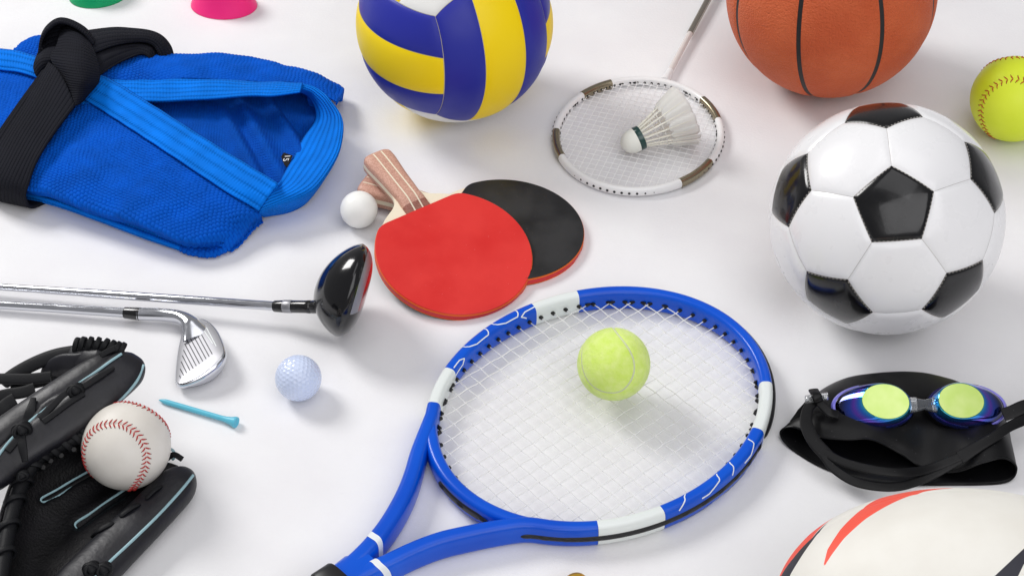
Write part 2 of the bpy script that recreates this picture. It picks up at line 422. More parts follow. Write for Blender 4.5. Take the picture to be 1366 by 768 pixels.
# ---- rugby ball
def sdpoly(P, poly):                         # signed distance (inside positive) of points to a polygon, 2-D
    poly = np.asarray(poly, float); d = np.full(len(P), 1e9); ins = np.zeros(len(P), bool)
    for i in range(len(poly)):
        a, b = poly[i], poly[(i+1) % len(poly)]; e = b-a; w_ = P-a; t = np.clip((w_@e)/max(e@e, 1e-12), 0, 1); d = np.minimum(d, np.linalg.norm(w_-t[:, None]*e, axis=1))
        cnd = ((a[1] > P[:, 1]) != (b[1] > P[:, 1])); x = np.where(cnd, a[0]+(P[:, 1]-a[1])/(b[1]-a[1]+1e-12)*e[0], -1e9); ins ^= cnd & (P[:, 0] < x)
    return np.where(ins, d, -d)
m = mat('rugby_cover', (234, 232, 224), .5, spec=.35); ra, ba = attr_sock(m, 'red'), attr_sock(m, 'dark')
s1 = m.mix(step(m, ra, .2), m.ramp(m.noise(25, 4), [(.3, (230, 227, 218)), (.7, (237, 235, 227))]), (246, 92, 74)); m.color(m.mix(step(m, ba, .2), s1, (52, 52, 60)))
vo = m.noise(620, typ='ShaderNodeTexVoronoi'); m.bump(m.math('SUBTRACT', 1., vo), .10, .35)
ra_, rb_ = 140., 94.; c = G(1281, 820, rb_)
b = thing('rugby_ball', 'cream rugby ball with red and dark swooshes at the lower right corner', 'rugby ball', (c[0], c[1], 0))
def rhit(px, py):
    d = nrm(CF+((px-683)/FPX)*CR-((py-384)/FPX)*CU); S = np.array([1/ra_, 1/rb_, 1/rb_]); o_ = (CAM-c)*S; q = d*S
    A_, B_, C_ = q@q, o_@q, o_@o_-1; D_ = max(B_*B_-A_*C_, 0); p = (CAM-c)+d*((-B_-math.sqrt(D_))/A_); p = nrm(p*S)
    return np.array([math.asin(max(-1, min(1, p[0])))*120, math.atan2(p[2], -p[1])*94])   # (along, around) in about millimetres
red1 = [rhit(*p) for p in [(1096.7, 760.4), (1103.6, 733.8), (1121, 707), (1146.7, 681.8), (1177, 662.8), (1202.4, 654.5), (1226, 650.5), (1275, 650.5), (1235, 654.8), (1212.5, 661.5), (1182, 675.5), (1154, 693), (1126, 718.6), (1108.7, 741.4)]]
i0 = [rhit(*p) for p in [(1142, 675), (1113.7, 689.4), (1083, 718.6), (1058, 746.5), (1042.8, 768), (1032, 792)]]
red2 = i0+[np.array([i0[-1][0]-14, i0[-1][1]+6]), np.array([i0[4][0]-12, i0[4][1]+14]), np.array([i0[2][0]-8, i0[2][1]+22]), np.array([i0[1][0]-3, i0[1][1]+20])]
drk1 = [rhit(*p) for p in [(1108, 695), (1083, 718.6), (1058, 746.5), (1042.8, 768), (1032, 792), (1046, 795), (1054, 768), (1065.6, 749), (1083, 723.7)]]
drk2 = [rhit(*p) for p in [(1400, 704), (1366, 731), (1346.8, 749), (1326.5, 768), (1310, 786), (1346, 786), (1358, 768), (1366, 751.5), (1400, 716)]]
for k in range(4):
    NU, NL = 150, 90; u = np.linspace(-pi/2, pi/2, NU+1); lo = rad(128+90*k); ln = np.linspace(lo, lo+pi/2, NL+1)
    U, Lm = np.meshgrid(u, ln, indexing='ij'); e = np.minimum(Lm-lo, lo+pi/2-Lm)*np.cos(U)*rb_
    g = 1-.008*np.exp(-e/1.6); r_ = np.abs(np.cos(U))**.96*g
    P = np.stack([np.sin(U)*ra_, -r_*np.cos(Lm)*rb_, r_*np.sin(Lm)*rb_], -1)+c
    q = np.stack([U*120, ((Lm+pi) % (2*pi)-pi)*94], -1).reshape(-1, 2); q2 = np.stack([-U*120, ((Lm) % (2*pi)-pi)*94], -1).reshape(-1, 2)
    red = np.maximum.reduce([sdpoly(q, red1), sdpoly(q, red2), sdpoly(q2, red1)]); dk = np.maximum.reduce([sdpoly(q, drk1), sdpoly(q, drk2), sdpoly(q2, drk1)])
    add('panel', grid(P, flip=True), M['rugby_cover'].m, b, attr={'red': red, 'dark': dk}, sharp=None)
# ---- softball
stitched('softball', 'fluorescent yellow softball with rust red stitches at the right edge', 'softball', 1352.5, 132.2, 57, (-.4177, -.9079, -.0179, -.0305), .38, 0, M['softball_leather'].m, M['rust_thread'].m, 88, 3.9, 1.3)
# ============================================================ tennis racket
m = mat('racket_blue', (0, 84, 212), .3, spec=.35, coat=.15, coat_rough=.1); m.bump(m.noise(500, 2), .03, .2); m.vary((0, 76, 198), (0, 86, 210), 14, 3)
m = mat('racket_white', (226, 232, 230), .3, spec=.5, coat=.4, coat_rough=.12); m.bump(m.noise(500, 2), .03, .2)
mat('racket_line', (232, 236, 238), .35)
m = mat('nylon_black', (22, 22, 24), .42); m.bump(m.noise(900, 2), .1, .2)
m = mat('grip_black', (26, 26, 28), .7); m.bump(m.noise(700, 3), .3, .4)
m = mat('string_white', (240, 240, 238), .3, spec=.4)
tr = m.node('ShaderNodeBsdfTransparent'); ms = m.node('ShaderNodeMixShader'); ms.inputs[0].default_value = .35      # clear synthetic gut
m.link(m.b.outputs[0], ms.inputs[1]); m.link(tr.outputs[0], ms.inputs[2]); m.link(ms.outputs[0], m.t.nodes['Material Output'].inputs[0])
ZT = 12.5; cT = G(805, 541, ZT)
cT = np.array([79.3, -174.2, ZT]); aT, bT = 162., 134.8; an = rad(40.6)
AT = np.array([math.cos(an), math.sin(an), 0]); BT = np.array([-math.sin(an), math.cos(an), 0])
def ell(t, da=0., z=ZT):
    t = np.asarray(t, float); p = cT+((aT+da)*np.cos(t))[..., None]*AT+((bT+da)*np.sin(t))[..., None]*BT; p[..., 2] = z; return p
def t_of(px, py, z=ZT):
    q = G(px, py, z)-cT; return math.atan2((q@BT)/bT, (q@AT)/aT)
tL = t_of(566, 572); tR = t_of(742, 700)
armL = [G(*p, ZT) for p in [(408, 806), (462, 766), (500, 729), (527, 691), (546, 652), (559, 608)]]
armR = [G(*p, ZT) for p in [(420, 816), (474, 778), (522, 755), (572, 732), (617, 720), (662, 711), (700, 706)]]
tt = np.linspace(tL-.12, tR+.10, 150)
root = thing('tennis_racket', 'blue and white tennis racket lying flat with white strings', 'tennis racket', (cT[0], cT[1], 0))
FC = sup(6.4, 11.6, 3.3, 44)
def offset_surf(t, ph, off=.12):             # point of the hoop's skin: angle along the hoop, angle round the section
    p = ell(t); T = nrm(ell(t+.01)-ell(t-.01)); S = nrm(np.cross(T, [0, 0, 1])); S = np.where((np.sum(S*(p-cT), -1) > 0)[..., None], S, -S)
    c_, s_ = np.cos(ph), np.sin(ph); x = (6.4+off)*np.sign(c_)*np.abs(c_)**(2/3.3); z = (11.6+off)*np.sign(s_)*np.abs(s_)**(2/3.3)
    return p+S*x[..., None]+np.array([0, 0, 1])*z[..., None]
# the hoop as painted sections
def tpx(*p): return t_of(*p)
cuts = [(tL-.12, 'b'), (tpx(572, 548), 'w'), (tpx(596, 502), 'b'), (tpx(712, 420), 'w'), (tpx(770, 401), 'b'), (tpx(1024, 520), 'w'), (tpx(1004, 582), 'b'), (tpx(873, 673), 'w'), (tpx(797, 692), 'b'), (tR+.10, None)]
hoopV = []
def section_paths():
    for k in range(len(cuts)-1):
        t0, t1 = cuts[k][0], cuts[k+1][0]; n = max(4, int(abs(t1-t0)/.04)); yield cuts[k][1], np.linspace(t0, t1, n)
for col, ts in list(section_paths())[1:-1]:
    V, F = sweep(ell(ts), FC, caps=False); add('frame_section', (V, F), M['racket_blue' if col == 'b' else 'racket_white'].m, root, label='white painted section of the racket hoop' if col == 'w' else None)
def arm(pts, ts, ww):
    Q = resample(cr(np.concatenate([resample(cr(np.array(pts), 60), 9), ell(ts[::5])]), 400), 130); n = len(Q); u = np.linspace(0, 1, n)
    for _ in range(6): Q[1:-1] = .25*Q[:-2]+.5*Q[1:-1]+.25*Q[2:]
    return Q, np.stack([np.interp(u, [0, .2, .5, .8, 1], ww), np.interp(u, [0, .6, 1], [1.05, 1.05, 1.0])], 1)
tl = np.linspace(tpx(569, 562), cuts[1][0], 26); tr = np.linspace(tpx(735, 702), cuts[-2][0], 26)
QL, sL = arm(armL, tl, [1.2, 1.3, 1.3, 1.15, 1.0]); QR, sR = arm(armR, tr, [1.2, 1.3, 1.25, 1.1, 1.0])
add('throat_arm', sweep(QL, FC, sc=sL), M['racket_blue'].m, root); add('throat_arm', sweep(QR, FC, sc=sR), M['racket_blue'].m, root)
tb = np.linspace(tL-.02, tR+2*pi+.02, 60); sb = np.stack([np.interp(np.linspace(0, 1, 60), [0, .12, .88, 1], [.8, 1., 1., .8]), np.interp(np.linspace(0, 1, 60), [0, .12, .88, 1], [.8, .95, .95, .8])], 1)
br = add('throat_bridge', sweep(ell(tb), FC, sc=sb), M['racket_blue'].m, root)
# throat chevron and handle
P0 = (armL[1]+armR[1])/2; P1 = (armL[0]+armR[0])/2; hd = nrm(P1-P0); sd = nrm(np.cross(hd, [0, 0, 1]))
hp = np.array([P0-hd*22, P0-hd*8, P0+hd*6, P1, P1+hd*200]); hp[:, 2] = ZT
add('handle_shaft', sweep(hp, sup(17, 12.4, 3.2, 36), sc=np.array([[.55, .9], [1.05, 1], [1.0, 1.0], [1, 1], [1, 1]])), M['racket_blue'].m, root)
gs = P0+hd*16
add('grip', sweep(np.array([gs, gs+hd*5, gs+hd*40, gs+hd*180]), sup(19, 15.5, 3.4, 36), sc=np.array([.94, 1, 1, 1.0])), M['grip_black'].m, root)
add('collar', sweep(np.array([gs-hd*9, gs-hd*7.5, gs+hd*9, gs+hd*10]), sup(20, 16.3, 3.4, 36), sc=np.array([.96, 1, 1.03, 1.0])), M['nylon_black'].m, root)
def band(Q, s, i0, i1, ph0, ph1, off=.16, half=3.):  # painted stripe across an arm
    T, S, U = frames(Q); ph = np.linspace(ph0, ph1, 60); ii = np.linspace(i0, i1, 60); fl = np.arange(len(Q))
    at_ = lambda A: np.stack([np.interp(ii, fl, A[:, k]) for k in range(A.shape[1])], 1)
    q, t_, s_, u_, sc = at_(Q), at_(T), at_(S), at_(U), at_(s); c_, n_ = np.cos(ph), np.sin(ph)
    x = (6.4*sc[:, 0]+off)*np.sign(c_)*np.abs(c_)**(2/3.3); z = (11.6*sc[:, 1]+off)*np.sign(n_)*np.abs(n_)**(2/3.3)
    p = q+s_*x[:, None]+u_*z[:, None]; return grid(np.stack([p-t_*half, p, p+t_*half]))
iL = int(np.argmin(np.linalg.norm(PX(QL)-np.array([500, 727]), axis=1))); iR = int(np.argmin(np.linalg.norm(PX(QR)-np.array([504, 762]), axis=1)))
add('white_stripe', band(QL, sL, iL-3, iL+3, -.9, pi+.9), M['racket_line'].m, root)
add('white_stripe', band(QR, sR, iR+4, iR-4, -.9, pi+.9), M['racket_line'].m, root)
T, S, U = frames(QR); k0 = int(np.argmin(np.linalg.norm(PX(QR)-np.array([694, 708]), axis=1))); sgn = 1 if PX(QR[k0]+S[k0]*8)[1] > PX(QR[k0])[1] else -1
Qs = QR[k0:]+S[k0:]*(sgn*(6.4*sR[k0:, :1]-1.0)); e = round_ends(len(Qs), 4, .1); e[-4:] = 1
add('arm_grommet_strip', sweep(Qs, sup(1.7, 2.8, 3, 16), sc=np.stack([e, e], 1)), M['nylon_black'].m, root)
for k in np.linspace(2, len(Qs)-6, 4).astype(int): add('string_loop', sweep(resample(Qs[k-2:k+5]+S[k0+k]*sgn*1.0, 9), circ(1.5, 8, 2.4), sc=round_ends(9, 4, .3)), M['nylon_black'].m, root)
# printed outlines
def line(pts, w_=.55, dens=10):
    P = np.array(pts, float); Q = []
    for i in range(len(P)-1):
        for u in np.linspace(0, 1, dens, endpoint=(i == len(P)-2)): Q.append(P[i]*(1-u)+P[i+1]*u)
    Q = np.array(Q); X = offset_surf(Q[:, 0], Q[:, 1], .15); N = nrm(offset_surf(Q[:, 0], Q[:, 1], 1.)-X); T = nrm(np.gradient(X, axis=0)); S = np.cross(N, T)
    return grid(np.stack([X-S*w_, X+S*w_]))
a0, a1 = tpx(596, 502), tpx(712, 420); L_ = lambda f: a0+(a1-a0)*f
for pts in ([(L_(.02), 1.9), (L_(.12), 1.9), (L_(.17), 2.3), (L_(.13), 2.75), (L_(.0), 2.9)], [(L_(.26), .7), (L_(.27), 1.5), (L_(.36), 2.1), (L_(.50), 2.1), (L_(.53), 1.5), (L_(.52), .8)],
            [(L_(.60), .7), (L_(.61), 1.5), (L_(.70), 2.1), (L_(.82), 2.1), (L_(.85), 1.5), (L_(.84), .8)], [(L_(1.0), 1.75), (L_(.90), 1.9), (L_(.85), 2.4), (L_(.90), 2.85)]):
    add('printed_line', line(pts), M['racket_line'].m, root)
a0, a1 = tpx(1004, 582), tpx(873, 673)
for pts in ([(L_(.12), 1.9), (L_(.14), 1.2), (L_(.22), .45), (L_(.30), .45)], [(L_(.38), 1.9), (L_(.40), 1.3), (L_(.44), .5)], [(L_(.52), 1.9), (L_(.55), 1.2), (L_(.66), .5), (L_(.72), .5)], [(L_(.80), 1.95), (L_(.84), 1.4), (L_(.90), .5)],
            [(L_(.28), -.5), (L_(.34), -.85), (L_(.50), -.85)], [(L_(.62), -.5), (L_(.70), -.85), (L_(.88), -.85)]):
    add('printed_line', line(pts), M['racket_line'].m, root)
# grommet strip on the outside, bumper at the tip
tg = np.linspace(tL-.5, tR+.02, 150)
gsV = []
for t0, t1, prot, hh in ((tpx(770, 401), tpx(1004, 582), 2.8, 6.5), (tpx(1004, 582), tR-.02, 1.0, 3.2), (tL-.5, tpx(770, 401), .5, 2.4)):
    tg = np.linspace(t0, t1, 90); e = round_ends(90, 8, .1)
    gsV.append(sweep(ell(tg, 5.4), sup(prot+1., hh, 3, 16), sc=np.stack([e, e], 1)))
gs_ = add('bumper_strip', join(*gsV), M['nylon_black'].m, root)
hum = []
for t in np.linspace(tR+.0, tpx(1004, 582)+.05, 13):
    p = ell(np.array([t-.035, t-.02, t, t+.02, t+.035]), 6.6); hum.append(sweep(p, circ(1.5, 8, 2.3), sc=np.array([.3, .85, 1, .85, .3])))
add('string_loops', join(*hum), M['nylon_black'].m, root, kind='stuff')
tbb = np.linspace(pi+.16, pi-.26, 40)+.08
e = round_ends(40, 6, .1); add('bridge_grommet_strip', sweep(ell(tbb, 5.6), sup(2.0, 4.2, 3, 16), sc=np.stack([e, e], 1)), M['nylon_black'].m, root)
for q in (-.17, 0.02, .2):
    p = ell(pi+.03+q+np.linspace(-.035, .035, 9), 7.0); add('bridge_lug', sweep(p, circ(1.7, 8, 2.6), sc=round_ends(9, 4, .3)), M['nylon_black'].m, root)
# strings, woven
ga, gb = aT-6.2, bT-6.2; strs = []
mo = [(-8.5+k)*12.7 for k in range(18)]; cx = [-138.6+k*12.6 for k in range(23)]
def string(k, along):
    if along:
        u = mo[k]; hl = ga*math.sqrt(1-(u/gb)**2); xs = [-hl]+[x for x in cx if abs(x) < hl-1]+[hl]
        P = [cT+AT*x+BT*u+np.array([0, 0, 0 if i in (0, len(xs)-1) else .55*(1 if (k+cx.index(x)) % 2 else -1)]) for i, x in enumerate(xs)]
    else:
        x = cx[k]; hl = gb*math.sqrt(1-(x/ga)**2); us = [-hl]+[u for u in mo if abs(u) < hl-1]+[hl]
        P = [cT+AT*x+BT*u+np.array([0, 0, 0 if i in (0, len(us)-1) else -.55*(1 if (k+mo.index(u)) % 2 else -1)]) for i, u in enumerate(us)]
    return P
gro = []
for al_, n in ((True, 18), (False, 23)):
    for k in range(n):
        P = string(k, al_); Q = cr(np.array(P), len(P)*4); add('string', tube(Q, .55, 6), M['string_white'].m, root)
        for a, b in ((P[0], P[1]), (P[-1], P[-2])):
            d = nrm(b-a); d[2] = 0; gro.append(sweep(np.array([a-d*3, a+d*2.8, a+d*3.4]), circ(1.9, 8), sc=np.array([1, 1, .6])))
add('grommets', join(*gro), M['nylon_black'].m, root, kind='stuff')
# ---- tennis ball resting on the strings
m = mat('felt', (212, 240, 100), .9, spec=.1, sheen=.5); m.bump(m.noise(420, 5, rough=.7), .9, 1.3); m.vary((217, 243, 112), (230, 249, 146), 160, 5)
m = mat('felt_fibre', (232, 250, 156), .9, spec=.1, sheen=.3)
m = mat('felt_seam', (206, 214, 176), .7); m.bump(m.noise(600, 3), .3, .4)
c, R = ball_at(818.6, 485.4, 48.6, ZT+.9); VF = view_frame(c)@quat((-.0401, -.233, .7768, .5837)); cv = seam_curve(.38, 400)
b = thing('tennis_ball', 'fuzzy yellow-green tennis ball on the strings of the tennis racket', 'tennis ball', (c[0], c[1], ZT+.9))
D, F, _, _ = ico(40); d = np.arccos(np.clip(D@cv.T, -1, 1)).min(1)*R
h = R-1.3*np.exp(-(d/1.1)**4)+RNG.normal(0, .06, len(D)); add('felt_cover', ((D*h[:, None])@VF.T+c, F), M['felt'].m, b, sharp=None)
add('seam', sweep((cv*(R-.75))@VF.T+c, circ(.95, 8, .55), up=(cv@VF.T), closed=True), M['felt_seam'].m, b)
n = 26000; D = nrm(RNG.normal(size=(n, 3))); dd_ = np.concatenate([np.arccos(np.clip(D[i:i+2000]@cv[::2].T, -1, 1)).min(1) for i in range(0, n, 2000)])*R; D = D[dd_ > 1.5]; n = len(D)
tg_ = nrm(np.cross(D, RNG.normal(size=(n, 3)))); le = RNG.uniform(.5, 1.5, n)[:, None]; sd_ = np.cross(D, tg_)*.055
dirn = nrm(D*RNG.uniform(.2, 1., (n, 1))+tg_); B0 = D*(R-.1); V = np.stack([B0-sd_, B0+sd_, B0+dirn*le], 1).reshape(-1, 3)
add('fuzz', (V@VF.T+c, np.arange(3*n).reshape(-1, 3).tolist()), M['felt_fibre'].m, b, smooth=False, kind='stuff')

# ============================================================ badminton racket
m = mat('bad_white', (238, 238, 238), .3, spec=.5, coat=.4, coat_rough=.1)
m = mat('bad_gold', (150, 140, 118), .25, metal=.8); m.bump(m.noise(300, 2), .03, .2)
m = mat('bad_bronze', (128, 88, 66), .35, metal=.6)
mat('bad_string', (250, 250, 250), .4)
m = mat('bad_shaft', (226, 220, 216), .25, coat=.5)
m = mat('shaft_dark', (168, 160, 148), .22, metal=.8)
ZB = 6.0; cB = np.array([136.8, 242.5, ZB]); aB, bB = 100.5, 88.; an = rad(71)
AB = np.array([math.cos(an), math.sin(an), 0]); BB = np.array([-math.sin(an), math.cos(an), 0])
def ellb(t, da=0., z=ZB):
    t = np.asarray(t, float); p = cB+((aB+da)*np.cos(t))[..., None]*AB+((bB+da)*np.sin(t))[..., None]*BB; p[..., 2] = z; return p
def tb_of(px, py): q = G(px, py, ZB)-cB; return math.atan2((q@BB)/bB, (q@AB)/aB)
root = thing('badminton_racket', 'white badminton racket with gold sleeves and thin white strings', 'badminton racket', (cB[0], cB[1], 0))
add('hoop', sweep(ellb(np.linspace(0, 2*pi, 160, endpoint=False)), sup(4.0, 5.0, 2.5, 20), closed=True), M['bad_white'].m, root)
for p0, p1 in (((771, 125), (813, 108)), ((737, 176), (745, 212)), ((904, 241), (946, 217)), ((941, 132), (967, 160))):
    t0, t1 = tb_of(*p0), tb_of(*p1)
    if abs(t1-t0) > pi: t1 += 2*pi if t1 < t0 else -2*pi
    ts = np.linspace(t0, t1, 24); sl = add('gold_sleeve', sweep(ellb(ts), sup(4.3, 5.3, 2.5, 20)), M['bad_gold'].m, root)
    add('sleeve_stripe', sweep(ellb(ts, 2.2, ZB+4.3), sup(.8, .5, 2.5, 10)), M['bad_bronze'].m, sl)
tj = ellb(np.array([0.]), 5)[0]; sh_dir = nrm(G(946, 0, 9)-G(890, 106, ZB)); sh_dir[2] = 0; sh_dir = nrm(sh_dir)+np.array([0, 0, .012])
js = G(889, 104, ZB)
add('t_joint', sweep(np.array([js-sh_dir*7, js-sh_dir*3, js+sh_dir*4, js+sh_dir*12, js+sh_dir*15]), circ(4.6, 20), sc=np.array([1.2, 1.2, .95, .85, .8])), M['bad_white'].m, root)
add('shaft', tube(np.array([js+sh_dir*8, js+sh_dir*95]), 3.5, 20), M['bad_shaft'].m, root)
add('shaft_sleeve', tube(np.array([js+sh_dir*93, js+sh_dir*95, js+sh_dir*270]), 3.9, 20), M['shaft_dark'].m, root)
add('grip', sweep(np.array([js+sh_dir*265, js+sh_dir*272, js+sh_dir*400]), sup(12, 12, 3, 24), sc=np.array([.5, 1, 1])), M['grip_black'].m, root)
mo = [(-10.5+k)*7.7 for k in range(22)]; cx = [-92+k*8.3 for k in range(23)]; gro = []
ga, gb = aB-3.8, bB-3.8
for al_, L1, L2, A1, B1, s1, s2 in ((1, mo, cx, AB, BB, ga, gb), (-1, cx, mo, BB, AB, gb, ga)):
    for k, u in enumerate(L1):
        if abs(u) >= s2-2: continue
        hl = s1*math.sqrt(1-(u/s2)**2); xs = [-hl]+[x for x in L2 if abs(x) < hl-1]+[hl]
        P = np.array([cB+A1*x+B1*u+np.array([0, 0, 0 if i in (0, len(xs)-1) else .25*al_*(1 if (k+L2.index(x)) % 2 else -1)]) for i, x in enumerate(xs)])
        add('string', tube(P, .36, 5), M['bad_string'].m, root)
        for a, b_ in ((P[0], P[1]), (P[-1], P[-2])):
            d = nrm(b_-a); d[2] = 0; gro.append(sweep(np.array([a-d*8.8, a-d*8.4, a+d*.6, a+d*1.]), circ(1.45, 8), sc=np.array([.6, 1, 1, .6])))
add('grommets', join(*gro), M['nylon_black'].m, root, kind='stuff')

# ============================================================ shuttlecock
m = mat('cork', (244, 245, 236), .5, spec=.3); m.bump(m.noise(600, 3), .1, .3)
m = mat('green_band', (14, 62, 58), .3, coat=.5)
m = mat('feather', (250, 250, 248), .6, spec=.2); m.b.inputs['Subsurface Weight'].default_value = 0.
tr = m.node('ShaderNodeBsdfTranslucent'); tr.inputs[0].default_value = lin((252, 252, 250)); ms = m.node('ShaderNodeMixShader'); ms.inputs[0].default_value = .62
m.link(m.b.outputs[0], ms.inputs[1]); m.link(tr.outputs[0], ms.inputs[2]); m.link(ms.outputs[0], m.t.nodes['Material Output'].inputs[0])
m = mat('quill', (243, 241, 228), .4, spec=.4)
zs = ZB+.6; ck = G(845, 188, zs+13); rim = G(917, 153, zs+30)
ax = nrm(rim-ck); root = thing('shuttlecock', 'white feather shuttlecock with a green band lying on the badminton racket', 'shuttlecock', (ck[0], ck[1], zs))
add('cork', lathe([(0, -14.3), (4, -13.7), (8, -11.3), (11, -7.7), (12.8, -2.5), (13, 2), (13, 9)], ck, ax), M['cork'].m, root)
add('band', lathe([(13.15, 3.2), (13.3, 3.5), (13.3, 9.2), (12.6, 9.6), (4, 9.8)], ck, ax), M['green_band'].m, root)
s0 = nrm(np.cross(ax, [0, 0, 1])); u0 = np.cross(s0, ax); o0 = ck+ax*9; rim_l = 55.
for k in range(16):
    q = 2*pi*(k+.3)/16; rd = s0*math.cos(q)+u0*math.sin(q); tn = -s0*math.sin(q)+u0*math.cos(q)
    p0 = o0+rd*9.5-ax*3; p1 = o0+rd*30+ax*rim_l; dl = nrm(p1-p0); L = np.linalg.norm(p1-p0)
    f = add('feather', tube(np.array([p0, p0+dl*L*.5, p1]), .95, 6, up=tn, sc=np.array([1.15, .9, .3])), M['quill'].m, root)
    tw = nrm(tn*.93+rd*.30); xs = np.linspace(0, 1, 13); rows = []
    for s_ in (-1, -.5, 0, .5, 1):
        r_ = []
        for x in xs:
            wdt = (6.6+2.6*x)*min(1, (x/.16)**.7 if x > 0 else 0)*(1 if x < .9 else 1-((x-.9)/.1)**2*.45)
            r_.append(p0+dl*(L*.50+x*(L*.515))+tw*s_*wdt+rd*(.5*abs(s_)*1.2)+rd*.2)
        rows.append(r_)
    add('vane', grid(np.array(rows)), M['feather'].m, f, thick=.18)
for zz in (14, 22):
    rr = 9.5+(30-9.5)*(zz+3)/(rim_l+3)+.4; ts = np.linspace(0, 2*pi, 65)[:-1]
    add('thread_ring', tube(np.array([o0+ax*zz+(s0*math.cos(t)+u0*math.sin(t))*rr for t in ts]), .45, 6, closed=True, up=ax), M['feather'].m, root)

# ============================================================ table tennis bats
m = mat('rubber_red', (214, 44, 40), .38, spec=.4); m.bump(m.noise(480, typ='ShaderNodeTexVoronoi'), .05, .2); m.vary((210, 40, 37), (220, 52, 47), 22, 5); m.rough(.33, .48, 35); m.specks((236, 150, 146), 520, .77, .5)
m = mat('rubber_black', (38, 38, 39), .42, spec=.4); m.vary((28, 28, 29), (46, 46, 47), 26, 6); m.rough(.3, .55, 30); m.specks((120, 118, 116), 480, .77, .5)
mat('edge_red', (206, 46, 50), .42)
mat('sponge', (236, 112, 34), .8)
m = mat('ply', (236, 226, 202), .5)
m = mat('handle_wood', (186, 134, 112), .5)
cw = m.coords(); mp = m.node('ShaderNodeMapping'); mp.inputs['Scale'].default_value = (1, 1, 1); m.link(cw, mp.inputs[0]); m.color(m.ramp(m.noise(700, 4, mp.outputs[0]), [(.3, (182, 132, 114)), (.7, (216, 172, 152))])); m.bump(m.noise(900, 3), .1, .2)
m = mat('handle_dark', (150, 98, 82), .5); m.vary((136, 86, 72), (162, 110, 94), 600, 3)
def bat(label, hp, cp, z0, z1, R, top, bot, group):
    H = G(*hp, z0); C = G(*cp, z1)                        # top middle of the handle's end, top middle of the blade
    X = nrm(C-H); Y = nrm(np.cross([0, 0, 1], X)); Z = np.cross(X, Y); L = np.linalg.norm(C-H)
    root = thing('table_tennis_bat', label, 'table tennis bat', (C[0], C[1], 0), group)
    T = lambda q: C+np.asarray(q)[..., :1]*X+np.asarray(q)[..., 1:2]*Y+np.asarray(q)[..., 2:3]*Z
    # outline of the blade, centre at 0, handle towards -x
    a = np.linspace(-2.52, 2.52, 90); blade = np.stack([np.cos(a)*R*1.02, np.sin(a)*R*.985], 1)
    neck = np.array([(-R*.93, 34), (-R*1.02, 22), (-R*1.12, 15.5), (-R*1.3, 13.2), (-L+4, 13)])
    neck = cr(np.concatenate([[blade[-1]], neck]), 24)[1:]
    ply = np.concatenate([blade, neck, neck[::-1]*[1, -1]])
    cut = -R*.82; aa = math.acos(cut/(R*1.02)); ar = np.linspace(-aa+.09, aa-.09, 80); rb = np.stack([np.cos(ar)*R*1.02, np.sin(ar)*R*.985], 1)
    e = rb[-1]; ya = math.sin(aa)*R*.985; tq = np.linspace(.15, 1, 7)[:, None]; cor = (1-tq)**2*e+2*tq*(1-tq)*np.array([cut, ya])+tq**2*np.array([cut, ya-8]); rb = np.concatenate([rb, cor, cor[::-1]*[1, -1]])
    def slab(poly, za, zb, ins=.4):
        cen = poly.mean(0); lo = poly; V = []
        for z, k in ((za, ins), (za+min(.4, (zb-za)*.3), 0), (zb-min(.4, (zb-za)*.3), 0), (zb, ins)):
            q = poly-nrm(poly-cen)*k; V.append(np.concatenate([q, np.full((len(q), 1), z)], 1))
        V = np.array(V); v, F = grid(V, cv=True, flip=True); n = len(poly); F = list(F)+[tuple(range(n))[::-1], tuple(3*n+i for i in range(n))]; return T(v), F
    sc_ = lambda p, d: p-nrm(p-p.mean(0))*d
    add('blade', slab(sc_(ply, .8), -8.2, -3.0), M['ply'].m, root)
    add('edge_tape', slab(rb, -8.4, -2.7, .15), M['edge_red'].m, root)
    s1 = add('top_sponge', slab(sc_(rb, -.45), -2.6, -1.3, .1), M['sponge'].m, root); add('top_rubber', slab(sc_(rb, .1), -1.3, 0, .5), M[top].m, root)
    add('bottom_sponge', slab(sc_(rb, -.3), -8.9, -8.4, .05), M['sponge'].m, root); add('bottom_rubber', slab(rb, -10.2, -8.9, .3), M[bot].m, root)
    # handle: two scales with the ply between them
    xs = np.array([-L, -L+3, -L+12, -L+35, -L+65, -R*1.0, -R*.79]); wy = np.array([13.5, 16, 16.3, 14.2, 12.8, 13.6, 14.2]); hz = np.array([6.4, 8.2, 8.8, 8.4, 8.0, 7.4, 1.4])
    xx = np.linspace(xs[0], xs[-1], 40); wy_ = np.interp(xx, xs, wy); hz_ = np.interp(xx, xs, hz); qa = np.linspace(0, pi, 21)
    for sg in (1, -1):
        P = np.array([[(x, w_*np.sign(math.cos(q))*abs(math.cos(q))**.62, -5.6+sg*(2.6+h_*abs(math.sin(q))**.55)) for q in qa] for x, w_, h_ in zip(xx, wy_, hz_)])
        v, F = grid(P, flip=(sg > 0)); v = T(v); n = 21; F = list(F)+[tuple(range(n)), tuple(39*n+i for i in range(n))]
        add('handle_scale', (v, F), [M['handle_wood'].m, M['handle_dark'].m], root, fm=[1 if i//20 >= 34 and i < 780 else 0 for i in range(len(F))])
    P = np.array([[(x, s_*w_*.995, -5.6+z) for s_, z in ((1, 2.7), (1, -2.7), (-1, -2.7), (-1, 2.7))] for x, w_ in zip(xx, wy_)]); v, F = grid(P, cv=True); add('handle_core', (T(v), list(F)+[(0, 1, 2, 3)]), M['ply'].m, root)
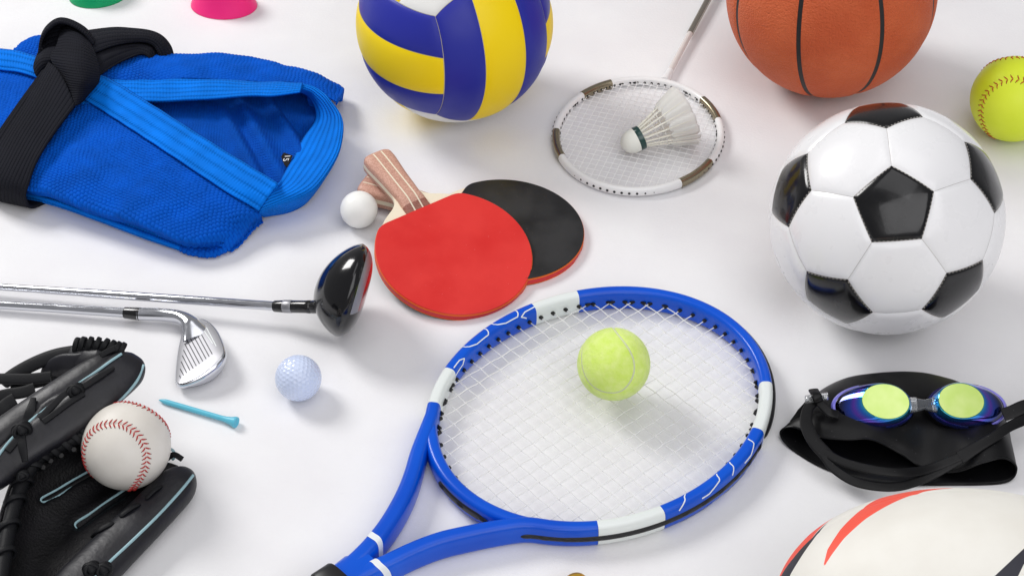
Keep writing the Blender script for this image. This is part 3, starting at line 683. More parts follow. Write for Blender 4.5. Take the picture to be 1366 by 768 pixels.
    for yy in (-4.6, 4.6):
        P = []
        for x, w_, h_ in zip(xx[1:], wy_[1:], hz_[1:]):
            cq = (abs(yy)/w_)**(1/.62); hh = h_*max(1-cq*cq, 0)**.275
            P.append([(x, yy-.75, -5.6+2.6+hh+.14), (x, yy+.75, -5.6+2.6+hh+.14)])
        v, F = grid(np.array(P), flip=True); add('inlay_stripe', (T(v), F), M['ply'].m, root)
    return X, Y, Z, C, L
bat('table tennis bat with black rubber on top, lying under the red one', (484, 243.5), (676, 303.5), 21, 12.5, 77, 'rubber_black', 'rubber_black', 'pair of table tennis bats')
bat('table tennis bat with red rubber on top, resting across the black one', (501, 206), (605.5, 335), 50, 22, 78, 'rubber_red', 'rubber_black', 'pair of table tennis bats')
# ============================================================ golf clubs
m = mat('steel', (214, 216, 222), .16, metal=1.); m.rough(.1, .22, 90)
m = mat('steel_satin', (160, 160, 164), .45, metal=.9); m.bump(m.noise(900, 2), .04, .1)
m = mat('ferrule', (16, 16, 18), .2, coat=.5)
m = mat('driver_black', (9, 9, 12), .16, spec=.4, coat=.5, coat_rough=.06); m.bump(m.noise(30, 2), .02, .3)
m = mat('driver_red', (150, 20, 36), .25, coat=.6)
mat('groove_black', (30, 30, 32), .6)
Ad = nrm([-.95, .11, .27]); rd_ = .27*CR+.96*CU; rd_ = nrm(rd_-(rd_@Ad)*Ad); nd = nrm(np.cross(rd_, Ad)); nd = nd if nd[1] < 0 else -nd
cD = G(466, 386.5, 46)
root = thing('golf_driver', 'glossy black golf driver with a steel shaft, its head standing on edge', 'golf club', (cD[0], cD[1], 0), 'golf clubs')
NR, NA = 26, 96; ph = np.linspace(0, 2*pi, NA, endpoint=False)
def head_pt(rho, top):
    x = np.cos(ph); y = np.sin(ph)                       # x along rd_ (up the picture), y along nd (towards the viewer)
    ex = 45*(1+.06*y); X_ = np.sign(x)*np.abs(x)**.92*ex*rho; Y_ = np.sign(y)*np.abs(y)**.92*46*rho
    if top: h = 31*(1-rho**2.1)**.72*(1-.18*np.cos(ph)*rho)
    else: h = -17*(1-rho**3.2)**.6
    return cD+rd_*X_[:, None]+nd*Y_[:, None]+Ad*(h if np.ndim(h) else np.full(NA, h))[:, None]
rho = np.sin(np.linspace(0.02, pi/2, NR))
add('crown', grid(np.array([head_pt(r, True) for r in rho]), cv=True, flip=True), M['driver_black'].m, root, sharp=None)
Vs, Fs = grid(np.array([head_pt(r, False) for r in rho[::-1]]), cv=True, flip=True); fmS = []
for i in range(NR-1):
    for j in range(NA):
        up = math.cos(ph[j]) > -.42; fmS.append(0 if i < 6 or not up else (1 if i < 12 else 2))
add('sole', (Vs, Fs), [M['driver_black'].m, M['steel_satin'].m, M['driver_red'].m], root, fm=fmS, sharp=None, label='sole plate with a satin silver and red rim')
h0, h1 = G(366, 408.3, 20), G(437, 409.5, 33); hd_ = nrm(h1-h0); Lh = np.linalg.norm(h1-h0); q = lambda f: h0+hd_*Lh*f
add('ferrule', sweep(np.array([q(.0), q(.02), q(.19)]), circ(6.1, 24), sc=np.array([.86, .92, 1.])), M['ferrule'].m, root)
add('silver_ring', sweep(np.array([q(.18), q(.19), q(.335), q(.345)]), circ(6.25, 24), sc=np.array([.95, 1, 1, .95])), M['steel_satin'].m, root)
add('hosel', sweep(np.array([q(.34), q(.35), q(.6), q(.68), q(.70), q(.72), q(.92), q(1.02)]), circ(6.1, 24), sc=np.array([.97, 1, 1, 1.05, .9, 1.06, 1.0, .8])), M['ferrule'].m, root)
sp = np.array([G(-60, 379, 9), G(-20, 381.3, 10), G(55, 386.3, 11.5), G(56, 386.4, 11.5), G(112, 390.2, 13), G(113, 390.3, 13), G(368, 408.3, 20.2)])
add('shaft', sweep(sp, circ(4.5, 24), sc=np.array([.74, .76, .78, .84, .86, .93, 1.])), M['steel'].m, root)
# iron
root = thing('golf_iron', 'chrome golf iron with a grooved face and bent hosel', 'golf club', G(262, 470, 0), 'golf clubs')
A0, B0_, C0 = G(238, 470, 9), G(298, 466, 24), G(242, 510, 13); pn = nrm(np.cross(B0_-A0, C0-A0)); pn = pn if pn[2] > 0 else -pn
def onface(px, py, off=0.):
    d = CF+((px-683)/FPX)*CR-((py-384)/FPX)*CU; return CAM+((A0-CAM)@pn)/(d@pn)*d+pn*off
fpx = [(246, 437), (256, 430), (268, 425), (279, 430), (288, 440), (294, 452), (298, 465), (296.5, 474), (288.5, 484), (279, 492), (266, 501), (251, 508.5), (241, 511.5), (236, 510), (234.3, 503), (235.2, 488), (237, 472), (240, 456)]
fo = cr(np.array([onface(*p) for p in fpx]), 110, True); fc = fo.mean(0)
tn_ = nrm(np.roll(fo, -1, 0)-np.roll(fo, 1, 0)); out = np.cross(tn_, pn); out *= np.sign(np.sum(out*(fo-fc), 1).mean())
pxo = PX(fo); sw = np.clip((pxo[:, 0]-238)/40, 0, 1)*np.clip((pxo[:, 1]-440)/40, 0.15, 1)     # how much sole each edge point carries
down = np.array([0, 0, -1.])
rings = [fc+(fo-fc)*.05-pn*.0, fc+(fo-fc)*.5, fc+(fo-fc)*.985, fo+out*.5-pn*.5, fo+out*(.8+1.2*sw)[:, None]-pn*1.8+down*(1.5*sw)[:, None], fo+out*(.8+2.4*sw)[:, None]+down*(3+5*sw)[:, None], fo+out*(0+.6*sw)[:, None]+down*(5+10*sw)[:, None], fc+(fo-fc)*.8+down*(6+13*sw)[:, None], fc+(fo-fc)*.3+down*13]
rings = np.array(rings); rings[..., 2] = np.maximum(rings[..., 2], .4)
V, F = grid(rings, cv=True); nn = np.cross(V[F[0][1]]-V[F[0][0]], V[F[0][2]]-V[F[0][1]])
if nn[2] < 0: F = [f[::-1] for f in F]
n_ = len(fo); F = list(F)+[tuple(range(n_))]
fmI = [1 if (i//n_) < 2 else 0 for i in range(len(F)-1)]+[1]
hd = add('head', (V, F), [M['steel'].m, M['steel_satin'].m], root, fm=fmI, sharp=60)
gl = [((152, 424), (157, 438)), ((155, 390), (173, 424)), ((160, 353), (189, 412)), ((166, 322), (206, 400)), ((172, 294), (222, 389)), ((178, 262), (238, 376)), ((183, 232), (254, 364)), ((199, 220), (271, 352)), ((216, 208), (288, 340)), ((232, 197), (304, 328)), ((248, 186), (320, 316))]
for a, b_ in gl+[((266, 178), (322, 262)), ((290, 180), (340, 275))]:
    pa, pb = onface(200+a[0]*.2602, 390+a[1]*.2604, .12), onface(200+b_[0]*.2602, 390+b_[1]*.2604, .12); s_ = nrm(np.cross(pb-pa, pn))*.42
    wh = a[0] in (266, 290)
    add('groove', (np.array([pa-s_, pb-s_, pb+s_, pa+s_]), [(0, 1, 2, 3)]), M['racket_white' if wh else 'groove_black'].m, hd, smooth=False)
hz = np.array([G(184, 418.5, 10.5), G(215, 419.6, 11), G(236, 422, 13), G(250, 428, 15), G(258, 438, 14.5), G(263, 450, 13)])
add('hosel', sweep(cr(hz, 40), circ(6.2, 24), sc=np.stack([np.interp(np.linspace(0, 1, 40), [0, .4, .6, .8, 1], [1, 1.03, 1.25, 1.7, 2.2]), np.interp(np.linspace(0, 1, 40), [0, .4, .7, 1], [1, 1.03, 1., .35])], 1)), M['steel'].m, root)
fq = np.array([G(166, 416.8, 10), G(187, 418.6, 10.6)]); fd = nrm(fq[1]-fq[0])
add('ferrule', sweep(np.array([fq[0], fq[0]+fd*.8, fq[1]]), circ(6.2, 24), sc=np.array([.84, .9, 1.02])), M['ferrule'].m, root)
add('shaft', sweep(np.array([G(-60, 403, 7), G(60, 410, 8.5), G(168, 417, 10)]), circ(4.7, 24), sc=np.array([.86, .92, 1.])), M['steel'].m, root)
# ---- tee
m = mat('tee_blue', (96, 190, 214), .35, spec=.5); m.bump(m.noise(300, 3), .08, .3)
a, b_ = G(212, 533, 2.6), G(313, 562.5, 4.6); d = nrm(b_-a); L = np.linalg.norm(b_-a)
root = thing('golf_tee', 'light blue golf tee lying beside the baseball', 'golf tee', (a[0], a[1], 0))
add('peg', lathe([(.3, 0), (1.3, 2.4), (2.35, 6.5), (2.5, 9), (2.5, L-13), (2.8, L-9), (3.7, L-4), (4.9, L-.6), (5.2, L+1.0), (5.0, L+2.0), (4.3, L+2.1), (3.4, L+1.2), (0.01, L+.5)], a, d, 32), M['tee_blue'].m, root)

# ============================================================ swim cap and goggles
m = mat('silicone', (9, 9, 11), .42, spec=.28); m.bump(m.noise(35, 3), .12, 1.5); m.bump(m.noise(900, 2), .05, .2); m.rough(.3, .46, 40); m.specks((120, 120, 124), 620, .775, .6)
loops = [
 [(1041, 578, 6), (1056, 569, 14), (1094, 582, 20), (1130, 586, 23), (1163, 586, 23), (1200, 604, 12), (1233, 624, 4), (1273, 629, 9), (1313, 616, 20), (1340, 611, 20), (1356, 624, 10), (1340, 643, 1.5), (1270, 646, 1.2), (1190, 644, 1.2), (1110, 628, 1.2), (1058, 600, 1.5)],
 [(1052, 566, 6), (1075, 552, 20), (1105, 562, 26), (1140, 565, 28), (1172, 568, 26), (1205, 582, 18), (1235, 592, 12), (1270, 592, 16), (1310, 587, 24), (1336, 580, 22), (1349, 592, 8), (1335, 612, 1.5), (1270, 615, 1.2), (1190, 612, 1.2), (1115, 600, 1.2), (1070, 582, 1.5)],
 [(1076, 541, 5), (1093, 527, 18), (1115, 525, 26), (1145, 522, 30), (1180, 525, 30), (1210, 535, 25), (1240, 540, 22), (1270, 540, 24), (1300, 540, 24), (1325, 545, 16), (1341, 562, 6), (1325, 577, 1.5), (1270, 577, 1.2), (1200, 572, 1.2), (1130, 562, 1.2), (1092, 552, 1.5)],
 [(1106, 518, 4), (1117, 510, 10), (1134, 503, 16), (1160, 499, 18), (1185, 497, 18), (1210, 497, 18), (1235, 499, 16), (1260, 504, 14), (1280, 510, 12), (1302, 521, 8), (1314, 530, 4), (1300, 537, 1.5), (1260, 536, 1.2), (1205, 530, 1.2), (1150, 528, 1.2), (1120, 523, 1.5)]]
l4 = np.array(loops[3], float); l4 = l4*.45+l4.mean(0)*.55; loops.append([tuple(p) for p in l4])
P = patch(loops, 48, 150, closed=True)
P[..., 2] = np.maximum(P[..., 2], .9)
root = thing('swimming_hat', 'crumpled black silicone swim cap lying under the goggles', 'swim cap', G(1200, 580, 0))
add('cap_shell', grid(P, cv=True), M['silicone'].m, root, thick=1.1, sharp=None)
lip = P[0]; add('rolled_edge', tube(lip, .95, 8, closed=True, up=(0, -.6, .8)), M['silicone'].m, root)
# goggles
m = mat('lens_facet', (206, 232, 130), .2, metal=.15, coat=.5); m.vary((202, 230, 122), (214, 236, 144), 60, 2)
m = mat('lens_shell', (60, 50, 190), .07, metal=.92, coat=1., coat_rough=.02)
m.color(m.ramp(attr_sock(m, 'band'), [(0, (80, 220, 220)), (.12, (40, 180, 240)), (.34, (30, 110, 230)), (.5, (110, 60, 205)), (.6, (30, 70, 190)), (.8, (18, 30, 90)), (1, (14, 14, 30))]))
m = mat('rim_violet', (116, 112, 214), .3, spec=.5, coat=.4)
mat('rim_dark', (16, 24, 70), .2, coat=.5)
m = mat('clear_smoke', (90, 96, 104), .08, trans=.7, ior=1.4)
m = mat('clear_plastic', (235, 238, 240), .06, trans=.9, ior=1.45)
root = thing('swim_goggles', 'mirrored swim goggles with lime lenses and a black strap on the swim cap', 'swim goggles', G(1230, 540, 25))
for sg, cx_, cy_ in ((-1, 1181.5, 535), (1, 1282.5, 534)):
    C = G(cx_, cy_, 44); Xg = nrm(np.array([1, 0, -.10*sg])); Zg = nrm(np.array([.10*sg, -.42, .9])); Yg = np.cross(Zg, Xg)
    def ringp(cxo, a, b_, dz, rot=0., n=72, p=2.0):
        t = np.linspace(0, 2*pi, n, endpoint=False); x = a*np.sign(np.cos(t))*np.abs(np.cos(t))**(2/p); y = b_*np.sign(np.sin(t))*np.abs(np.sin(t))**(2/p)
        x, y = x*math.cos(rot)-y*math.sin(rot), x*math.sin(rot)+y*math.cos(rot)
        return C+(x+cxo)[:, None]*Xg+y[:, None]*Yg+Zg*dz
    rt_ = -.22 if sg < 0 else .10
    r0 = ringp(0, 20.6, 16.2, 0, rt_)
    n = 72; cup = [ringp(0, 20.6, 16.2, -.05, rt_), ringp(.5*sg, 21.8, 17., -.9, rt_), ringp(3*sg, 25.5, 18.6, -4, rt_*.8), ringp(7*sg, 31, 19.6, -8.5, rt_*.5), ringp(9*sg, 34, 20.0, -12, rt_*.3)]
    add('lens_facet', join((np.concatenate([r0*.985+C*.015, [C+Zg*.25]]), [(i, (i+1) % n, n) for i in range(n)])), M['lens_facet'].m, root)
    Q = np.moveaxis(cr(np.array(cup), 20), 0, 0); bd = np.repeat(np.linspace(0, 1, 20)[:, None], n, 1)
    t = np.linspace(0, 2*pi, n, endpoint=False); bd = np.clip(bd*(.75+.35*np.cos(t)*sg)+.05*np.sin(3*t), 0, 1)
    V, F = grid(Q, cv=True, flip=True); add('lens_shell', (V, F), M['lens_shell'].m, root, attr={'band': bd.ravel()}, sharp=None)
    rimr = np.array([ringp(9*sg, 34, 20, -12, rt_*.3), ringp(9.5*sg, 35.6, 21, -11.6, rt_*.3), ringp(10*sg, 36.6, 21.6, -13.5, rt_*.3), ringp(10*sg, 36.4, 21.4, -16, rt_*.3)])
    V, F = grid(rimr, cv=True, flip=True); add('rim', (V, F), [M['rim_violet'].m, M['rim_dark'].m], root, fm=[0 if math.cos(2*pi*(i % n+.5)/n)*sg > .35 else 1 for i in range(len(F))])
    gk = np.array([ringp(10*sg, 36, 21.2, -15.5, rt_*.3), ringp(10*sg, 37, 22.5, -18, rt_*.3), ringp(9*sg, 35, 21.5, -22, rt_*.3), ringp(8*sg, 30, 18, -23.5, rt_*.3)])
    add('gasket', grid(gk, cv=True, flip=True), M['silicone'].m, root)
b0, b1 = G(1207, 541, 37), G(1258, 541, 37); bm = (b0+b1)/2+np.array([0, 0, 1.5])
add('nose_bridge', sweep(cr(np.array([b0, b0*.6+b1*.4+[0, 0, 1.2], bm, b0*.4+b1*.6+[0, 0, 1.2], b1]), 24), sup(6, 2.4, 3, 20), up=(0, -.4, .9), sc=np.interp(np.linspace(0, 1, 24), [0, .3, .5, .7, 1], [1.3, .85, .75, .85, 1.3])), M['clear_smoke'].m, root)
for q0 in (.22, .78): add('bridge_clip', sweep(np.array([b0*(1-q0)+b1*q0+[-2.5, 0, 1.5], b0*(1-q0)+b1*q0+[2.5, 0, 1.5]]), sup(6.6, 3.2, 3, 20), up=(0, -.4, .9)), M['clear_plastic'].m, root)
def ribbon(pts, w_, t_, n=60, up=(0, -.45, .89), taper=None):
    Q = cr(np.array([G(*p) for p in pts]), n); sc = np.ones((n, 2))
    if taper is not None: sc[:, 0] = np.interp(np.linspace(0, 1, n), np.linspace(0, 1, len(taper)), taper)
    return sweep(Q, sup(w_/2, t_/2, 3.2, 20), up=up, sc=sc)
st = [(1090, 532, 36), (1078, 545, 34), (1076, 566, 31), (1086, 588, 28), (1104, 608, 25)]
add('strap', ribbon(st, 10.5, 2.2, taper=[.8, .9, 1.15, 1.15, 1.2]), M['silicone'].m, root)
add('strap', ribbon([(1100, 603, 26), (1125, 616, 25), (1163, 626, 25), (1200, 630, 22), (1230, 627, 17), (1256, 619, 17), (1285, 607, 22)], 8, 2.2), M['silicone'].m, root, label='upper band of the split strap')
add('strap', ribbon([(1100, 608, 25), (1113, 625, 20), (1138, 641, 16), (1168, 648, 13), (1200, 648, 11), (1232, 638, 11), (1260, 624, 15), (1285, 609, 21)], 8.5, 2.2), M['silicone'].m, root, label='lower band of the split strap')
add('strap', ribbon([(1280, 610, 21), (1305, 595, 26), (1328, 581, 29), (1346, 569, 30), (1370, 558, 30), (1400, 545, 30)], 10, 2.2, taper=[1.2, 1, .9, .9, 1, 1]), M['silicone'].m, root)
add('temple_strap', ribbon([(1338, 553, 32), (1350, 549, 34), (1366, 542, 36), (1390, 536, 36)], 12, 2.4), M['silicone'].m, root)
add('temple_strap', ribbon([(1118, 553, 32), (1106, 549, 35), (1095, 538, 37), (1088, 528, 37)], 8, 2.4), M['silicone'].m, root)
add('strap_tail', ribbon([(1092, 528, 37), (1082, 538, 30), (1070, 552, 20), (1056, 564, 12)], 10, 1.8, taper=[.9, 1, 1.1, .5]), M['silicone'].m, root)
bk = G(1089, 529, 39)
add('strap_buckle', join(tube(np.array([bk+[-10, -1, 0], bk+[10, 2, 1]]), 2., 12), tube(np.array([bk+[-10, -4, -2], bk+[10, -1, -1]]), 1.8, 12)), M['clear_plastic'].m, root)
for xx_ in (-8, 0, 8): add('buckle_bead', sphere(bk+np.array([xx_, xx_*.1-2, 0]), 2.6, 12, 18), M['clear_plastic'].m, root)
add('buckle_sleeve', ribbon([(1085, 520, 38), (1089, 527, 42), (1092, 535, 38)], 9, 3), M['silicone'].m, root)
# ============================================================ judo jacket
def weave(name, col, lx, ly, strength=.9, dist=1.1, rough=.85):
    m = mat(name, col, rough, spec=.12)
    mp = m.node('ShaderNodeMapping'); mp.inputs['Scale'].default_value = (10/lx, 10/ly, 1); m.link(m.coords('UV'), mp.inputs[0])
    nz = m.node('ShaderNodeTexNoise'); nz.inputs['Scale'].default_value = 1.3; m.link(m.coords('UV'), nz.inputs['Vector'])
    ad = m.node('ShaderNodeVectorMath', operation='ADD'); sc = m.node('ShaderNodeVectorMath', operation='SCALE'); sc.inputs['Scale'].default_value = .9
    m.link(nz.outputs['Color'], sc.inputs[0]); m.link(mp.outputs[0], ad.inputs[0]); m.link(sc.outputs[0], ad.inputs[1])
    br = m.node('ShaderNodeTexBrick'); br.offset = .5; br.inputs['Scale'].default_value = 1; br.inputs['Mortar Size'].default_value = .30; br.inputs['Mortar Smooth'].default_value = 1.
    br.inputs['Brick Width'].default_value = 1.; br.inputs['Row Height'].default_value = 1.; m.link(ad.outputs[0], br.inputs['Vector'])
    m.bump(m.math('SUBTRACT', 1., br.outputs['Fac']), strength, dist); m.bump(m.noise(1500, 3), .25, .3)
    c = np.array(col); m.vary(tuple(c*.94), tuple(np.minimum(c*1.05, 255)), 35, 4); return m
def rows(name, col, pitch, st, strength=.7, dist=.8, rough=.8):   # quilting rows along the strip, with the pucker of each stitch
    m = mat(name, col, rough, spec=.12)
    sx = m.node('ShaderNodeSeparateXYZ'); m.link(m.coords('UV'), sx.inputs[0])
    v = m.math('FRACT', m.math('MULTIPLY', sx.outputs[1], 10/pitch)); d = m.math('ABSOLUTE', m.math('SUBTRACT', v, .5)); dome = m.math('SUBTRACT', 1., m.math('POWER', m.math('MULTIPLY', d, 2.), 3.))
    u = m.math('SINE', m.math('MULTIPLY', sx.outputs[0], 10/st*2*pi)); near = m.math('MULTIPLY', u, m.math('MULTIPLY', d, .5))
    m.bump(m.math('ADD', dome, near), strength, dist); m.bump(m.noise(1700, 3), .3, .3)
    c = np.array(col); m.vary(tuple(c*.95), tuple(np.minimum(c*1.05, 255)), 30, 4); return m
weave('gi_weave', (0, 84, 190), 4.6, 3.3, .1, .4)
weave('gi_inside', (0, 80, 184), 3.6, 2.4, .9, 1.0)
rows('gi_collar', (0, 116, 226), 7.0, 3.4, 1., 1.6)
mat('label_black', (12, 12, 14), .7, spec=.2); mat('label_print', (225, 225, 225), .6)
root = thing('judo_jacket', 'folded blue judo jacket with a quilted collar and a size tag', 'jacket', G(220, 190, 0))
GR = (4.8, 3.5, 1.9)
def cloth(name, rws, nu, nv, key, thick=3., ripple=None, parent=None, grain=None, **k):
    P = patch(rws, nu, nv)
    if ripple is not None: P[..., 2] += ripple(P)
    if key in ('gi_weave', 'gi_inside'):                 # the weave runs straight through the cloth
        a = rad(-32); uv = np.stack([P[..., 0]*math.cos(a)+P[..., 1]*math.sin(a), -P[..., 0]*math.sin(a)+P[..., 1]*math.cos(a)], -1).reshape(-1, 2)/10
        if grain:
            u, v = uv[:, 0]*10/grain[0], uv[:, 1]*10/grain[1]; wb = .22*np.sin(uv[:, 0]*.9+np.sin(uv[:, 1]*.7)); v = v+wb; row = np.floor(v); u = u+.5*(row % 2)+.15*np.sin(row*7.3)
            fu, fv = u-np.floor(u)-.5, v-row-.5; hgt = np.clip(1-(np.abs(fu)*2)**2.4, 0, 1)**.6*np.clip(1-(np.abs(fv)*2)**2., 0, 1)**.6
            T1, T2 = np.gradient(P, axis=0), np.gradient(P, axis=1); N = nrm(np.cross(T2, T1)); N = np.where(N[..., 2:] < 0, -N, N) if name != 'x' else N
            P = P+N*(hgt.reshape(P.shape[:2])*grain[2])[..., None]
    else:                                               # quilted rows run along the strip
        wd = np.median(arc(P, 0)[-1]); mid = arc(P, 1)[P.shape[0]//2]
        uv = np.stack([np.broadcast_to(mid, P.shape[:2]), np.broadcast_to(np.linspace(0, wd, P.shape[0])[:, None], P.shape[:2])], -1).reshape(-1, 2)/10
    return add(name, grid(P, flip=True), M[key].m, parent or root, uv=uv, thick=thick, sharp=None, **k), P
def wob(P):
    x, y = P[..., 0], P[..., 1]; return 1.8*np.sin(x/31+y/23)+1.2*np.sin(x/17-y/29+1)+.8*np.sin(x/9+y/13+2*np.sin(x/40))+.5*np.sin(x/6.1-y/8.3+1.5*np.sin(y/21))
def pucker(P):
    x, y = P[..., 0], P[..., 1]; return .7*np.sin(x/19+y/11)+.45*np.sin(x/7.3-y/9+2*np.sin(x/33))
cloth('front_panel', [
 [(-60, 80, 40), (0, 92, 40), (60, 108, 42), (110, 131, 43), (160, 162, 43), (235, 212, 42), (300, 254, 37), (343, 280, 26), (350, 292, 5)],
 [(-60, 125, 42), (0, 135, 42), (50, 150, 43), (95, 172, 43), (145, 200, 43), (215, 235, 42), (280, 268, 37), (335, 288, 24), (345, 301, 4)],
 [(-60, 175, 40), (0, 185, 40), (40, 200, 41), (85, 220, 41), (135, 245, 41), (200, 268, 40), (262, 292, 34), (322, 300, 21), (333, 313, 3)],
 [(-60, 218, 32), (0, 230, 32), (35, 243, 33), (78, 258, 33), (125, 273, 33), (190, 296, 32), (250, 316, 28), (308, 316, 18), (318, 326, 3)],
 [(-60, 231, 22), (0, 243, 22), (35, 254, 22), (78, 267, 22), (125, 283, 22), (188, 302, 21), (246, 322, 18), (298, 326, 12), (309, 333, 3)],
 [(-60, 233, 14), (0, 245, 15), (36, 256, 15), (80, 268, 15), (127, 284, 15), (188, 303, 14), (245, 323, 12), (288, 330, 8), (300, 334, 2)]], 290, 480, 'gi_weave', 2., lambda P: wob(P)*np.clip(np.linspace(-.25, 4., P.shape[0]), 0, 1)[:, None]-1.0, grain=GR)
cloth('lower_layer', [
 [(-60, 225, 13), (0, 240, 13), (60, 255, 13), (130, 275, 13), (200, 300, 12), (243, 318, 10)], [(-60, 236, 10), (0, 252, 10), (66, 267, 10), (130, 290, 10), (195, 314, 9), (241, 331, 7)],
 [(-60, 241, 4), (0, 257, 4), (68, 272, 4), (132, 294, 4), (196, 318, 3.5), (244, 334, 3)], [(-60, 236, 2), (0, 250, 2), (70, 266, 2), (134, 288, 2), (198, 312, 2), (246, 330, 2)]], 24, 70, 'gi_collar', 2.5)
cloth('sleeve_lip', [
 [(244, 318, 3), (262, 322, 3), (280, 325, 3), (296, 322, 4)], [(242, 327, 5), (262, 332, 5), (284, 334, 5), (302, 327, 7)], [(241, 331, 6), (262, 336, 6), (285, 338, 6), (307, 329, 8)], [(242, 335, 2.5), (263, 341, 2.5), (286, 342, 2.5), (309, 333, 3)], [(246, 331, 2), (264, 336, 2), (284, 337, 2), (302, 330, 2)]], 44, 80, 'gi_weave', 2., grain=GR)
cloth('lapel', [
 [(-60, 59, 45), (0, 68, 45), (30, 73, 45), (75, 86, 46), (135, 103, 47), (200, 141, 47), (262, 180, 47), (330, 222, 46), (371, 247, 44)],
 [(-60, 62, 48), (0, 71, 48), (30, 76, 48), (73, 89, 49), (132, 107, 50), (197, 144, 50), (260, 183, 50), (328, 225, 48), (369, 250, 45)],
 [(-60, 74, 48), (0, 82, 48), (28, 86, 48), (66, 98, 49), (122, 119, 50), (180, 153, 50), (250, 197, 49), (316, 239, 46), (358, 265, 39)],
 [(-60, 84, 44), (0, 93, 44), (27, 97, 45), (60, 108, 46), (111, 131, 46), (161, 162, 46), (237, 212, 45), (301, 254, 40), (347, 281, 29)],
 [(-60, 86, 42), (0, 95, 42), (27, 99, 43), (60, 110, 44), (110, 133, 44), (160, 164, 44), (236, 214, 43), (300, 256, 38), (346, 283, 27)]], 44, 150, 'gi_collar', 1.8, lambda P: .6*pucker(P)+2.2)
_, PC = cloth('neck_collar', [
 [(371, 246, 44), (376, 238, 32), (383, 226, 26), (402, 191, 22), (418, 165, 22), (421, 147, 24), (412, 130, 30), (399, 122, 40)],
 [(358, 264, 39), (385, 252, 38), (405, 232, 36), (424, 200, 36), (437, 168, 36), (437, 148, 38), (420, 126, 43), (402, 118, 46)],
 [(347, 280, 29), (395, 261, 36), (425, 240, 42), (449, 200, 47), (455, 165, 49), (447, 143, 49), (426, 121, 48), (404, 113, 46)],
 [(346, 287, 18), (397, 267, 28), (425, 248, 34), (449, 209, 39), (456, 175, 40), (449, 152, 40), (430, 130, 40), (408, 120, 40)],
 [(352, 290, 2), (390, 280, 2), (413, 266, 3), (436, 230, 4), (446, 198, 4), (443, 174, 4), (430, 151, 6), (412, 140, 10)]], 50, 90, 'gi_collar', 1.8, pucker)
cloth('lapel', [
 [(404, 112, 49), (373, 110, 49), (340, 109, 47), (294, 107, 45), (240, 107, 44), (200, 107, 44), (150, 107, 44), (110, 107, 42)],
 [(403, 114, 51), (372, 113, 52), (340, 112, 50), (294, 110, 48), (240, 110, 47), (200, 110, 47), (150, 110, 47), (110, 110, 45)],
 [(402, 118, 52), (370, 119, 54), (340, 120, 52), (294, 121, 49), (240, 122, 48), (200, 123, 48), (150, 123, 47), (108, 123, 45)],
 [(400, 123, 52), (364, 128, 54), (340, 129, 52), (290, 131, 48), (240, 134, 46), (200, 136, 46), (150, 138, 45), (106, 140, 43)],
 [(398, 120, 46), (360, 123, 46), (336, 125, 42), (288, 127, 36), (240, 129, 36), (200, 130, 36), (150, 132, 36), (106, 134, 36)]], 40, 120, 'gi_collar', 1.8, pucker)
def folds(P):
    s = P[..., 0]*.80+P[..., 1]*.35; w_ = np.clip((P[..., 0]+330)/40, 0, 1); return w_*(4.6*np.sin(s/4.6+.9*np.sin(s/23))+1.4*np.sin(s/2.6))*np.clip((P[..., 2]-4)/8, 0, 1)
_, PI_ = cloth('inside_back', [
 [(110, 112, 30), (200, 112, 26), (270, 108, 20), (340, 104, 12), (390, 108, 6), (436, 128, 6)],
 [(130, 132, 31), (210, 142, 28), (280, 145, 25), (340, 146, 18), (392, 146, 7), (438, 152, 5)],
 [(150, 148, 32), (220, 165, 31), (280, 182, 30), (340, 195, 27), (396, 186, 18), (438, 178, 12)],
 [(170, 160, 32), (240, 200, 31), (300, 235, 30), (350, 258, 27), (398, 246, 20), (432, 208, 12)]], 60, 110, 'gi_inside', 2., folds)
cloth('back_panel', [
 [(100, 112, 40), (150, 109, 41), (200, 109, 41), (294, 109, 41), (373, 112, 42), (404, 114, 42), (428, 122, 40), (448, 136, 34)],
 [(100, 100, 42), (150, 97, 43), (200, 94, 43), (290, 92, 42), (360, 97, 40), (402, 104, 38), (430, 113, 34), (452, 127, 26)],
 [(100, 90, 40), (150, 86, 40), (200, 80, 39), (280, 77, 37), (345, 84, 33), (395, 95, 29), (430, 107, 25), (454, 118, 20)],
 [(100, 82, 34), (150, 80, 33), (200, 76, 31), (265, 73, 29), (330, 78, 25), (385, 92, 22), (425, 106, 18), (455, 120, 14)],
 [(100, 92, 14), (150, 90, 12), (200, 86, 10), (265, 84, 8), (330, 90, 5), (385, 104, 4), (425, 118, 3), (453, 132, 3)]], 150, 420, 'gi_weave', 2., lambda P: .8*wob(P), grain=GR)
cloth('sleeve_cuff', [
 [(446, 134, 34), (452, 126, 27), (455, 117, 21), (456, 119, 14), (454, 132, 4)], [(449, 137, 33), (455, 128, 26), (458, 120, 20), (458, 122, 13), (456, 134, 3)], [(448, 140, 30), (453, 132, 24), (455, 125, 19), (455, 126, 13), (453, 136, 4)]], 12, 30, 'gi_weave', 2.)
cloth('shoulder_fold', [
 [(14, 71, 42), (40, 77, 42), (75, 88, 43), (115, 104, 42)], [(20, 67, 42), (42, 63, 43), (75, 66, 43), (115, 88, 42)], [(30, 59, 38), (48, 51, 38), (75, 52, 39), (115, 74, 40)], [(30, 62, 22), (50, 56, 18), (78, 58, 18), (117, 82, 18)], [(34, 75, 3), (55, 70, 3), (80, 74, 3), (117, 98, 3)]], 110, 120, 'gi_weave', 2., grain=GR)
